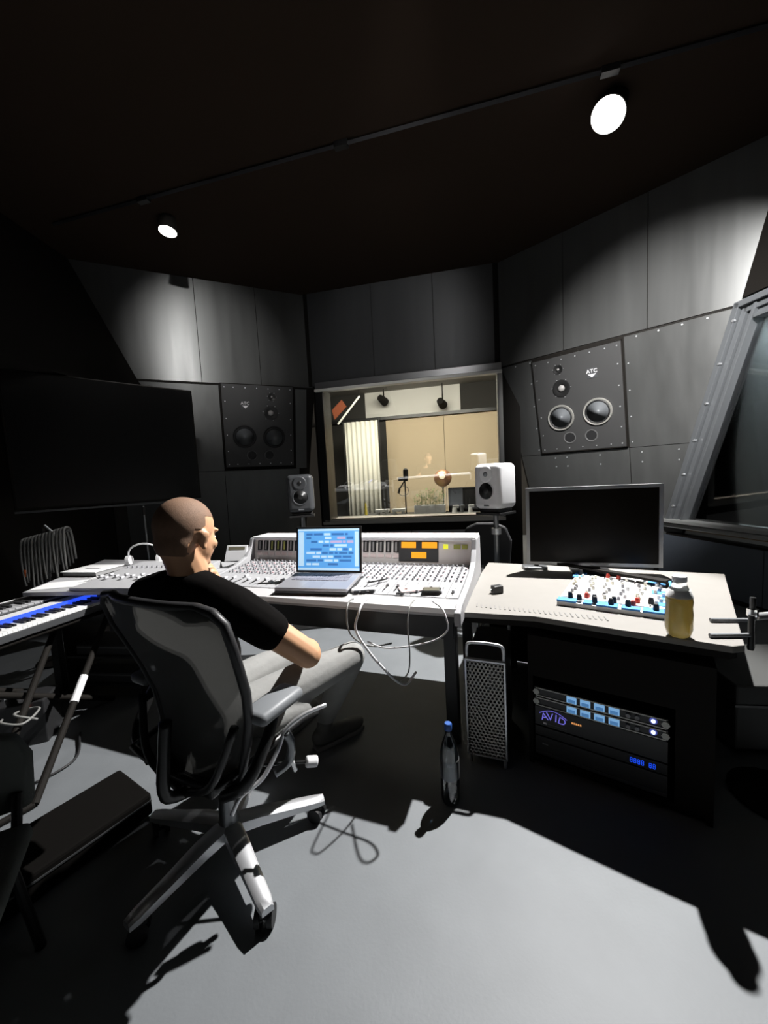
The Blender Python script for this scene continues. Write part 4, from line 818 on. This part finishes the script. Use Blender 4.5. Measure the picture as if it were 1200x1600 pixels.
# large black screen at left
t = thing('wall_screen', 'very large black display on the left between desk and left wall', 'display', (-2.775, 4.075, 1.33), R(45))
MB().b2((-0.82, 0.0, 0), (0.82, 0.07, 1.27)).build('case', BLACK, t, bevel=0.01)
MB().b2((-0.80, -0.004, 0.02), (0.80, 0.0, 1.25)).build('screen', mat('screen_black', (0.004, 0.004, 0.004), 0.3, spec=0.4), t)
MB().b2((-0.06, 0.07, -1.33), (0.06, 0.13, 0.9)).build('stand_column', BLACK, t); MB().b2((-0.4, -0.2, -1.33), (0.4, 0.35, -1.30)).build('stand_foot', BLACK, t)
MB().b2((-0.82, -0.012, -0.03), (0.82, 0.05, -0.01)).build('lower_rail', DGREY, t)

# ------------------------------------------------------------------ keyboards on their stand
KA = math.atan2(0.958, 0.286)
t = thing('synthesizer', 'long keyboard with white keys and a glowing blue strip at the left', 'keyboard', (-2.117, 2.03, 0.655), KA)
K0, K1 = -0.62, 0.70
MB().b2((K0, 0.004, 0), (K1, 0.30, 0.045)).build('body', DGREY, t, bevel=0.005)
MB().b2((K0, 0.158, 0.045), (K1, 0.185, 0.088)).build('glowing_strip', E_BLUE, t, label='glowing blue strip')
MB().b2((K0, 0.185, 0.045), (K1, 0.30, 0.084)).build('control_panel', WHITE, t, bevel=0.003)
n = 0; x = K0+0.01
wk = None
while x < K1-0.03:
    b = MB(); b.b2((0.0006, 0.0, 0.045), (0.0232, 0.158, 0.062))
    if wk is None: wk = b.build('white_key', PAPER, t, bevel=0.0012)
    else: b.bm.free(); c_ = wk.copy(); COL.objects.link(c_); c_.parent = t; 
    (wk if n == 0 else c_).location = (x, 0, 0)
    x += 0.0238; n += 1
bkp = None
for i in range(n-1):
    if i % 7 in (0, 1, 3, 4, 5):
        if bkp is None: bkp = MB().b2((-0.006, 0.058, 0.0), (0.006, 0.156, 0.012)).build('black_key', RUB, t, bevel=0.001); c_ = bkp
        else: c_ = bkp.copy(); COL.objects.link(c_); c_.parent = t
        c_.location = (K0+0.01+(i+1)*0.0238, 0, 0.062)
t = thing('keyboard_controller', 'dark keyboard with grey keys behind the blue lit synthesizer', 'keyboard', (-2.44, 2.20, 0.70), KA-R(2))
MB().b2((-0.50, 0.0, 0), (0.50, 0.24, 0.04)).build('body', DGREY, t, bevel=0.004); MB().b2((-0.50, 0.14, 0.04), (0.50, 0.24, 0.052)).build('control_panel', BLKSAT, t); MB().b2((-0.50, 0.236, 0.04), (0.50, 0.245, 0.056)).build('rear_edge', WHITE, t)
wk2 = None
for i in range(28):
    if wk2 is None: wk2 = c_ = MB().b2((0, 0.004, 0.04), (0.031, 0.138, 0.050)).build('grey_key', mat('grey_key', (0.42, 0.42, 0.43), 0.45), t, bevel=0.001)
    else: c_ = wk2.copy(); COL.objects.link(c_); c_.parent = t
    c_.location = (-0.48+i*0.0343, 0, 0)
bk2 = None
for i in range(27):
    if i % 7 in (0, 1, 3, 4, 5):
        if bk2 is None: bk2 = c_ = MB().b2((-0.008, 0.05, 0.050), (0.008, 0.138, 0.062)).build('black_key', RUB, t)
        else: c_ = bk2.copy(); COL.objects.link(c_); c_.parent = t
        c_.location = (-0.48+(i+1)*0.0343, 0, 0)
t = thing('keyboard_stand', 'black crossed-leg keyboard stand under the synthesizer', 'stand', (-2.12, 2.05, 0), KA)
for dy in (0.0, 0.30):
    MB().cyl((-0.235-dy*0.6, -0.50+dy*0.2, 0.015), (0.62-dy*0.4, 0.03+dy, 0.63), 0.018).build('leg', BLACK, t); MB().cyl((0.55, 0.0+dy, 0.015), (-0.45, 0.03+dy, 0.63), 0.018).build('leg', BLACK, t)
MB().cyl((-0.235, -0.50, 0.015), (-0.415, -0.44, 0.015), 0.015).build('foot_bar', BLACK, t)
for y in (0.03, 0.33): MB().cyl((-0.5, y, 0.635), (0.64, y, 0.635), 0.015).build('top_bar', BLACK, t)
la, lb = Vector((-0.235, -0.50, 0.015)), Vector((0.62, 0.03, 0.63)); MB().cyl(la.lerp(lb, 0.42), la.lerp(lb, 0.56), 0.0215, seg=12).build('leg_glint', WHITE, t, label='painted glint on the leg')  # white sleeve stands in for a glint on the leg
# low gear below the keyboards
t = thing('equipment_shelf', 'low shelf unit with stacked grey devices under the keyboards', 'shelf', (-2.0, 2.75, 0), R(-8))
for z in (0.10, 0.30, 0.56): MB().b2((-0.28, -0.16, z), (0.28, 0.16, z+0.015)).build('shelf_board', BLKSAT, t)
for x in (-0.29, 0.28): MB().b2((x, -0.16, 0), (x+0.012, 0.16, 0.58)).build('side_panel', BLACK, t)
for i, (z, l) in enumerate(((0.115, 'grey flat device on the lowest shelf'), (0.315, 'grey flat device on the middle shelf'))):
    o = thing('audio_device', l, 'device', (-2.0, 2.745, z), R(-8)); MB().b2((-0.22, -0.13, 0), (0.22, 0.13, 0.07)).build('case', DGREY, o, bevel=0.004); MB().b2((-0.21, -0.135, 0.05), (0.21, -0.13, 0.06)).build('front_line', MGREY, o)
t = thing('effects_pedal', 'small dark box with a red light on the floor at far left', 'pedal', (-2.24, 2.20, 0.0), R(20))
MB().b2((-0.20, -0.10, 0), (0.16, 0.10, 0.26)).build('case', BLKPL, t, bevel=0.008); MB().ell((0.08, -0.105, 0.235), (0.012, 0.008, 0.012), seg=10, rings=6).build('red_light', E_RED, t, label='glowing red light')
for i in range(3): MB().lathe([(0.018, 0), (0.014, 0.02)], Matrix.Translation((-0.12+i*0.06, 0.0, 0.26)), 12).build('knob', MGREY, t)
cable([(-2.2, 1.9, 0.02), (-2.05, 1.70, 0.01), (-1.86, 1.80, 0.01), (-1.76, 1.98, 0.01), (-1.9, 2.2, 0.02)], 0.006, RUB, 'black cable curving over the lit floor at left')
cable([(-2.10, 1.96, 0.27), (-2.02, 1.88, 0.30), (-1.93, 1.90, 0.28), (-1.95, 2.02, 0.29), (-2.05, 2.04, 0.275), (-2.0, 1.93, 0.31), (-1.9, 1.95, 0.27)], 0.006, GC, 'tangled grey cable on top of the dark box at far left')

# ------------------------------------------------------------------ office chair
CH = thing('office_chair', 'black mesh-backed office chair with polished metal base under the seated person', 'chair', (-0.68, 1.42, 0), R(-28))
bpy.context.view_layer.update(); CI = CH.matrix_basis.inverted()
for k in range(5):
    a = R(21+28-72*k); d = Vector((math.cos(a), math.sin(a), 0)); sd = Vector((-d.y, d.x, 0))
    b = MB(); P_ = []
    secs = [(0.035, 0.034, 0.135, 0.05), (0.12, 0.033, 0.130, 0.045), (0.24, 0.028, 0.112, 0.036), (0.345, 0.025, 0.098, 0.030), (0.378, 0.020, 0.092, 0.024)]
    for rr_, hw, zt, th in secs:
        for (s1, z1) in ((-1, zt-th), (-1, zt-0.008), (-0.6, zt), (0.6, zt), (1, zt-0.008), (1, zt-th)): P_.append(d*rr_+sd*hw*s1+Vector((0, 0, z1)))
    fs = [(i*6+j, i*6+(j+1) % 6, (i+1)*6+(j+1) % 6, (i+1)*6+j) for i in range(4) for j in range(6)]+[tuple(range(5, -1, -1)), tuple(range(24, 30))]
    b.add(P_, fs); leg = b.build('leg', ALU, CH, smooth=True, label='polished metal leg')
    c = d*0.345; hv = Vector((math.cos(a+0.9), math.sin(a+0.9), 0)); 
    w_ = MB(); w_.cyl(c+hv*0.012+Vector((0, 0, 0.031)), c+hv*0.030+Vector((0, 0, 0.031)), 0.031, seg=18); w_.cyl(c-hv*0.012+Vector((0, 0, 0.031)), c-hv*0.030+Vector((0, 0, 0.031)), 0.031, seg=18); w_.cyl(c-hv*0.014+Vector((0, 0, 0.031)), c+hv*0.014+Vector((0, 0, 0.031)), 0.012); w_.cyl(c+Vector((0, 0, 0.04)), c+Vector((0, 0, 0.075)), 0.010); w_.box(c+Vector((0, 0, 0.060)), (0.035, 0.045, 0.018), rz=a)
    w_.build('caster', RUB, leg, smooth=True)
MB().lathe([(0.045, 0.065), (0.05, 0.08), (0.05, 0.12), (0.036, 0.14), (0.034, 0.20), (0.030, 0.24)], seg=22).build('hub', ALUD, CH, smooth=True)
MB().cyl((0, 0, 0.20), (0, 0, 0.40), 0.020).build('gas_column', BLKSAT, CH, smooth=True)
b = MB(); b.box((0, -0.01, 0.405), (0.15, 0.26, 0.05)); b.box((0, -0.14, 0.42), (0.30, 0.06, 0.045)); b.build('tilt_mechanism', BLKSAT, CH, bevel=0.012)
# seat: dished mesh on a frame
def seat_z(x, y): return 0.475+0.035*(x/0.25)**2-0.03*max(0, (y-0.12)/0.15)**2
N1, N2 = 12, 10; vs_ = []; fs = []
for j in range(N2+1):
    y = -0.20+0.47*j/N2; hw = 0.25 if y > -0.05 else 0.25-0.25*(abs(y+0.05)**1.3)
    for i in range(N1+1): x = -hw+2*hw*i/N1; vs_.append((x, y, seat_z(x, y)))
for j in range(N2):
    for i in range(N1): fs.append((j*(N1+1)+i, j*(N1+1)+i+1, (j+1)*(N1+1)+i+1, (j+1)*(N1+1)+i))
b = MB(); b.add(vs_, fs); o = b.build('seat', MESHF, CH, smooth='all'); o.modifiers.new('s', 'SOLIDIFY').thickness = 0.012
rim = [vs_[i] for i in range(N1+1)]+[vs_[j*(N1+1)+N1] for j in range(1, N2+1)]+[vs_[N2*(N1+1)+i] for i in range(N1-1, -1, -1)]+[vs_[j*(N1+1)] for j in range(N2-1, 0, -1)]
MB().tube(rim, 0.014, 8, closed=True).build('seat_frame', BLKSAT, CH, smooth='all')
# backrest
LV = [(1.08, -0.24, 0.23, -0.045), (1.07, -0.238, 0.300, -0.04), (1.035, -0.233, 0.332, -0.028), (0.96, -0.222, 0.325, -0.008), (0.88, -0.205, 0.300, 0.018), (0.80, -0.190, 0.275, 0.045), (0.70, -0.172, 0.245, 0.055), (0.60, -0.168, 0.222, 0.055), (0.52, -0.175, 0.205, 0.05), (0.47, -0.182, 0.19, 0.05)]
vs_ = []; fs = []; NX = 14
for z, y, hw, cx in LV:
    for i in range(NX+1):
        u = -1+2*i/NX; x = cx+hw*u; zz = z+(0.012*(1-u*u) if z > 1.07 else 0); vs_.append((x, y+0.055*abs(u)**2.2, zz))
for j in range(len(LV)-1):
    for i in range(NX): a_ = j*(NX+1)+i; fs.append((a_, a_+1, a_+NX+2, a_+NX+1))
b = MB(); b.add(vs_, fs); o = b.build('backrest', MESHF, CH, smooth='all'); o.modifiers.new('s', 'SOLIDIFY').thickness = 0.008
n_ = NX+1; L_ = len(LV)
rim = [vs_[i] for i in range(n_)]+[vs_[j*n_+NX] for j in range(1, L_)]+[vs_[(L_-1)*n_+i] for i in range(NX-1, -1, -1)]+[vs_[j*n_] for j in range(L_-2, 0, -1)]
MB().tube(rim, [0.016]*len(rim), 8, closed=True).build('back_frame', BLKPL, CH, smooth='all')
MB().tube(spl([(0.05, -0.17, 0.41), (0.05, -0.26, 0.46), (0.05, -0.25, 0.60), (0.05, -0.235, 0.70)], 5), 0.020, 8).build('back_spine', BLKSAT, CH, smooth='all')
for sx in (-1, 1):
    MB().tube(spl([(0.05+sx*0.02, -0.20, 0.43), (0.05+sx*0.17, -0.21, 0.52), (0.045+sx*0.245, -0.165, 0.70)], 5), 0.014, 8).build('back_strut', BLKSAT, CH, smooth='all')
    # armrest
    arm = MB().tube(spl([(sx*0.20, -0.16, 0.43), (sx*0.30, -0.15, 0.50), (sx*0.325, -0.08, 0.60), (sx*0.315, -0.02, 0.68)], 6), [0.02]*19, 8).build('arm_support', BLKSAT, CH, smooth='all')
    pd = MB(); pd.b2((sx*0.315-0.052, -0.12, 0.682), (sx*0.315+0.052, 0.08, 0.725)); pd.build('arm_pad', MGREY, CH, bevel=0.017, smooth='all')
# curved metal lever and knobs on the right side, measured in the room and brought into the chair's frame
b = MB(CI); b.tube(spl([(-0.56, 1.19, 0.36), (-0.53, 1.21, 0.41), (-0.47, 1.25, 0.435), (-0.425, 1.30, 0.50), (-0.40, 1.33, 0.555), (-0.338, 1.36, 0.590), (-0.26, 1.40, 0.600)], 5), [0.008]*31, 8); b.build('side_frame_arc', ALU, CH, smooth='all', label='curved polished bar')
b = MB(CI); b.tube(spl([(-0.40, 1.33, 0.545), (-0.385, 1.33, 0.50), (-0.395, 1.32, 0.44), (-0.44, 1.29, 0.42)], 5), 0.016, 8); b.build('pivot_arm', ALUD, CH, smooth='all')
b = MB(CI); b.cyl((-0.345, 1.37, 0.396), (-0.305, 1.385, 0.385), 0.020, seg=14); b.build('lever_knob', WHITE, CH, smooth=True, bevel=0.005)
b = MB(CI); b.cyl((-0.55, 1.36, 0.40), (-0.345, 1.37, 0.396), 0.006, seg=8); b.build('lever_rod', BLKSAT, CH)
b = MB(CI); b.cyl((-0.385, 1.32, 0.44), (-0.375, 1.325, 0.40), 0.009, seg=10); b.build('adjuster', CHROME, CH)

# ------------------------------------------------------------------ seated person
PS = thing('person', 'seated person with cropped hair in black t-shirt and grey trousers, hand at chin', 'person', (-0.70, 1.46, 0))
bpy.context.view_layer.update(); PI_ = PS.matrix_basis.inverted()
def remesh(o, vox, it=3, subs=0):
    m = o.modifiers.new('remesh', 'REMESH'); m.mode = 'VOXEL'; m.voxel_size = vox; m.use_smooth_shade = True
    m = o.modifiers.new('smooth', 'SMOOTH'); m.iterations = it; m.factor = 0.6
HC = Vector((-0.742, 1.43, 1.290)); hd = Vector((0.43, 0.90, 0)); yaw = math.atan2(-hd.x, hd.y)
HM = Matrix.Translation(HC) @ Matrix.Rotation(yaw, 4, 'Z') @ Matrix.Rotation(R(-12), 4, 'X') @ Matrix.Scale(1.13, 4)
bd = MB(PI_); HB = PI_ @ HM
def he(c, r, rot=(0, 0, 0), s=20, g=14): bd.add(*_ell(c, r, rot, s, g), HM)
def _ell(c, rad, rot, seg, rings):
    T = Matrix.Translation(c) @ Euler(rot).to_matrix().to_4x4() @ Matrix.Diagonal((*rad, 1)); v = [(0, 0, 1)]
    for k in range(1, rings):
        t_ = math.pi*k/rings; v += [(math.sin(t_)*math.cos(2*math.pi*i/seg), math.sin(t_)*math.sin(2*math.pi*i/seg), math.cos(t_)) for i in range(seg)]
    v.append((0, 0, -1)); Ln = len(v)-1
    f_ = [(0, 1+i, 1+(i+1) % seg) for i in range(seg)]
    for k in range(rings-2):
        a = 1+k*seg; f_ += [(a+i, a+seg+i, a+seg+(i+1) % seg, a+(i+1) % seg) for i in range(seg)]
    a = 1+(rings-2)*seg; f_ += [(a+i, Ln, a+(i+1) % seg) for i in range(seg)]
    return [tuple(T @ Vector(p)) for p in v], f_
he((0, -0.012, 0.020), (0.080, 0.098, 0.092)); he((0, 0.035, -0.035), (0.062, 0.066, 0.080)); he((0, 0.045, -0.088), (0.044, 0.046, 0.032)); he((0, -0.035, -0.035), (0.068, 0.062, 0.065))
he((0, 0.085, 0.012), (0.048, 0.018, 0.011)); he((0.03, 0.068, -0.035), (0.03, 0.025, 0.022)); he((-0.03, 0.068, -0.035), (0.03, 0.025, 0.022))
he((0, 0.098, -0.020), (0.010, 0.014, 0.026), (R(-22), 0, 0)); he((0, 0.108, -0.040), (0.016, 0.015, 0.011)); he((0, 0.088, -0.066), (0.024, 0.013, 0.006)); he((0, 0.087, -0.076), (0.020, 0.012, 0.006)); he((0, 0.085, -0.098), (0.020, 0.014, 0.014))
for sx in (-1, 1):
    he((sx*0.080, 0.004, -0.022), (0.008, 0.017, 0.029), (R(-8), sx*R(12), sx*R(-18))); he((sx*0.082, -0.003, -0.008), (0.008, 0.015, 0.014), (0, 0, sx*R(-20))); he((sx*0.079, 0.008, -0.048), (0.008, 0.010, 0.010))
NB = Vector((-0.755, 1.425, 1.120))
nk = HM @ Vector((0, -0.025, -0.05))
bd.limb([(nk, 0.066), (NB+Vector((0.008, 0.0, 0.03)), 0.070), (NB-Vector((0, 0, 0.06)), 0.080)])
SR, SL = Vector((-0.550, 1.335, 1.020)), Vector((-0.985, 1.545, 1.030))
ER, WR = Vector((-0.318, 1.415, 0.795)), Vector((-0.375, 1.640, 0.735))
EL, WL_ = Vector((-0.965, 1.765, 0.805)), Vector((-0.800, 1.645, 1.000))
bd.limb([(NB-Vector((0, 0, 0.06)), 0.07), (SR, 0.055), (SR.lerp(ER, 0.5), 0.057), (SR.lerp(ER, 0.85), 0.053), (ER, 0.050), (ER.lerp(WR, 0.3), 0.052), (WR, 0.031)])
bd.limb([(NB-Vector((0, 0, 0.06)), 0.07), (SL, 0.055), (SL.lerp(EL, 0.5), 0.050), (EL, 0.042), (EL.lerp(WL_, 0.3), 0.044), (WL_, 0.028)])
def hand(wrist, d, nrm, side, curl, s=1.06):
    d = d.normalized(); nrm = (nrm-d*nrm.dot(d)).normalized(); sd = d.cross(nrm)*side
    pc = wrist+d*0.045*s
    bd.limb([(wrist, 0.026*s), (pc+sd*0.012, 0.024*s), (pc+d*0.035*s+sd*0.014, 0.017*s)]); bd.limb([(wrist+sd*-0.004, 0.024*s), (pc+d*0.035*s-sd*0.022*s, 0.015*s)])
    for i, (off, ln) in enumerate(((0.030, 0.074), (0.010, 0.084), (-0.010, 0.078), (-0.029, 0.062))):
        p = pc+d*0.040*s+sd*off*s; c_ = curl*(1+0.12*i); a = 0.0; pts = [(p, 0.0095*s)]
        for q, fr_ in enumerate((0.45, 0.32, 0.23)):
            a += c_; p = p+(d*math.cos(a)-nrm*math.sin(a))*ln*fr_*s; pts.append((p, (0.0088-0.0008*q)*s))
        bd.limb(pts, 10)
    tb = wrist+d*0.022*s+sd*0.022*s; bd.limb([(tb, 0.014*s), (tb+(d*0.6+sd*0.75-nrm*0.2).normalized()*0.038*s, 0.011*s), (tb+(d*0.6+sd*0.75-nrm*0.2).normalized()*0.038*s+(d*0.9+sd*0.2-nrm*0.35).normalized()*0.030*s, 0.009*s)], 10)
hand(WR, WR-ER+Vector((0, 0.02, -0.06)), Vector((0, 0, 1)), -1, 0.28)
hand(WL_, Vector((0.075, -0.02, 0.09)), Vector((0.3, 0.9, -0.15)), 1, 0.45)
body = o = bd.build('body', SKIN, PS, smooth='all'); remesh(o, 0.0055, 3)
# cropped hair cap
vv, ff = _ell((0, -0.018, 0.008), (0.088, 0.106, 0.108), (0, 0, 0), 48, 36)
b = MB(PI_); b.add(vv, ff, HM)
HI = (PI_ @ HM).inverted()
bad = []
for v in b.bm.verts:
    p = HI @ v.co
    lim = -0.085 if p.y < -0.03 else (-0.085+(p.y+0.03)*2.6 if p.y < 0.02 else 0.045+0.2*(p.y-0.02))
    if abs(p.x) > 0.066 and -0.03 < p.y < 0.035: lim = max(lim, 0.008)
    if p.z < lim: bad.append(v)
bmesh.ops.delete(b.bm, geom=bad, context='VERTS')
o = b.build('hair', HAIR, PS, smooth='all', label='closely cropped brown hair')
m_ = o.modifiers.new('wrap', 'SHRINKWRAP'); m_.target = body; m_.wrap_method = 'NEAREST_SURFACEPOINT'; m_.wrap_mode = 'OUTSIDE_SURFACE'; m_.offset = 0.0018
m_ = o.modifiers.new('smooth', 'SMOOTH'); m_.iterations = 2
for sx in (-1, 1): 
    b = MB(PI_); b.add(*_ell((sx*0.030, 0.080, -0.012), (0.011, 0.008, 0.006), (0, 0, 0), 12, 8), HM); b.build('eye', WHITE, PS, smooth='all')
# t-shirt
b = MB(PI_)
PV = Vector((-0.715, 1.455, 0.57)); WA = Vector((-0.735, 1.43, 0.72)); CHT = Vector((-0.755, 1.43, 0.92))
ax = (SR-SL).normalized()
yz = math.atan2(ax.y, ax.x)
for c, rx, ry, rz_ in ((PV, 0.185, 0.135, 0.10), (WA, 0.175, 0.125, 0.12), (WA.lerp(CHT, 0.5), 0.185, 0.13, 0.13), (CHT, 0.205, 0.135, 0.13), (CHT+Vector((0, 0, 0.07)), 0.21, 0.12, 0.10)): b.ell(c, (rx, ry, rz_), (0, 0, yz), 24, 16)
b.limb([(NB-Vector((0, 0, 0.045)), 0.092), (SR.lerp(NB, 0.45)+Vector((0, 0, -0.005)), 0.070), (SR, 0.078), (SR.lerp(ER, 0.3), 0.076), (SR.lerp(ER, 0.46), 0.073)])
b.limb([(NB-Vector((0, 0, 0.045)), 0.092), (SL.lerp(NB, 0.45)+Vector((0, 0, -0.005)), 0.070), (SL, 0.072), (SL.lerp(EL, 0.35), 0.066), (SL.lerp(EL, 0.62), 0.064)])
b.cyl(NB+Vector((0, 0, -0.05)), NB+Vector((0.004, 0.005, 0.012)), 0.092, 0.082, 24)
o = b.build('t_shirt', SHIRT, PS, smooth='all'); remesh(o, 0.009, 3)
# trousers
b = MB(PI_)
HR, HL = Vector((-0.62, 1.41, 0.56)), Vector((-0.80, 1.50, 0.56))
KR, KL = Vector((-0.195, 1.80, 0.600)), Vector((-0.47, 1.93, 0.58))
AR, AL = Vector((-0.385, 2.02, 0.15)), Vector((-0.60, 2.12, 0.13))
b.ell(PV-Vector((0, 0, 0.01)), (0.19, 0.15, 0.10), (0, 0, yz), 24, 14)
b.limb([(HR, 0.100), (HR.lerp(KR, 0.5), 0.088), (KR, 0.068), (KR.lerp(AR, 0.35), 0.066), (AR, 0.050)])
b.limb([(HL, 0.100), (HL.lerp(KL, 0.5), 0.088), (KL, 0.068), (KL.lerp(AL, 0.35), 0.066), (AL, 0.050)])
b.caps((-0.50, 1.44, 0.53), (-0.40, 1.55, 0.50), 0.07, 0.05)
o = b.build('trousers', TROU, PS, smooth='all'); remesh(o, 0.010, 3)
# shoes
def shoe(heel, toe):
    d = (toe-heel); d.z = 0; L0 = d.length; d.normalize(); T = Matrix.Translation(Vector((heel.x, heel.y, 0))) @ Matrix.Rotation(math.atan2(d.y, d.x), 4, 'Z')
    b = MB(PI_ @ T); b.ell((0.06, 0, 0.065), (0.075, 0.045, 0.055)); b.ell((L0*0.45, 0, 0.050), (0.11, 0.044, 0.045)); b.ell((L0*0.75, 0.004, 0.042), (0.085, 0.052, 0.036)); b.caps((0.06, 0, 0.06), (0.07, 0, 0.13), 0.042, 0.045)
    o = b.build('shoe', mat('shoe_grey', (0.12, 0.12, 0.11), 0.6), PS, smooth='all'); remesh(o, 0.008, 2)
    sb_ = MB(PI_ @ T); pr = [(0.0, 0.03), (0.10, 0.042), (L0*0.6, 0.046), (L0*0.8, 0.052), (L0*0.97, 0.03), (L0, 0.0)]; sb_.prism(pr+[(x, -y) for x, y in reversed(pr[:-1])], 0.0, 0.022); sb_.build('sole', mat('sole_grey', (0.3, 0.3, 0.29), 0.6), o, bevel=0.004)
shoe(Vector((-0.44, 1.965, 0)), Vector((-0.19, 2.16, 0))); shoe(Vector((-0.63, 2.08, 0)), Vector((-0.50, 2.36, 0)))

# ------------------------------------------------------------------ chair at the lower left corner of the view
t = thing('side_chair', 'grey upholstered chair cut off at the lower left edge', 'chair', (-1.275, 0.83, 0), R(30))
t.scale = (1, 1, 0.93)
b = MB()
outl = [(-0.24, 0.48), (-0.25, 0.66), (-0.22, 0.745), (-0.15, 0.775), (0.15, 0.775), (0.22, 0.745), (0.25, 0.66), (0.24, 0.48)]
CHG = mat('chair_grey', (0.10, 0.11, 0.10), 0.7, bump=0.3, bscale=150)
b.add([(x, 0.22+0.03*abs(x/0.25)**2, z) for x, z in outl]+[(x, 0.275+0.03*abs(x/0.25)**2, z) for x, z in outl], [tuple(range(8)), tuple(range(15, 7, -1))]+[(i, (i+1) % 8, 8+(i+1) % 8, 8+i) for i in range(8)]); b.build('backrest', CHG, t, bevel=0.02, smooth='all')
MB().b2((-0.25, -0.24, 0.40), (0.25, 0.22, 0.47)).build('seat', CHG, t, bevel=0.03, smooth='all')
for x in (-0.21, 0.21):
    for y in (-0.20, 0.19): MB().cyl((x*0.9, y*0.9, 0.42), (x*1.08, y*1.08, 0.0), 0.014, seg=10).build('leg', BLKSAT, t)
    MB().cyl((x, 0.19, 0.42), (x, 0.245, 0.55), 0.014, seg=10).build('back_post', BLKSAT, t)

# low black case on the floor left of the office chair
t = thing('equipment_case', 'low flat black case lying on the floor left of the office chair', 'case', (-1.37, 1.18, 0), math.atan2(0.84, 0.54))
MB().b2((-0.45, 0.0, 0.012), (0.50, 0.30, 0.11)).build('case_body', mat('case_black', (0.004, 0.0035, 0.003), 0.9, spec=0.08), t, bevel=0.012)
MB().b2((-0.445, -0.003, 0.075), (0.495, 0.303, 0.082)).build('seam_trim', ALUD, t)
for x in (-0.3, 0.30): MB().b2((x, 0.296, 0.05), (x+0.05, 0.306, 0.10)).build('latch', ALU, t)
for x in (-0.4, 0.44):
    for y in (0.03, 0.27): MB().cyl((x, y, 0), (x, y, 0.014), 0.015, seg=10).build('foot', RUB, t)

t = thing('equipment_box', 'dark equipment box on the floor behind the right end of the desk', 'box', (2.15, 1.93, 0), R(-8))
MB().b2((-0.46, -0.22, 0.03), (0.40, 0.26, 0.36)).build('body', mat('trunk_dark', (0.035, 0.036, 0.034), 0.7), t, bevel=0.01)
MB().b2((-0.465, -0.225, 0.25), (0.405, 0.265, 0.262)).build('seam_trim', BLKSAT, t)
for x in (-0.40, 0.34):
    for y in (-0.16, 0.20): MB().cyl((x, y, 0), (x, y, 0.03), 0.025, seg=10).build('foot', RUB, t)
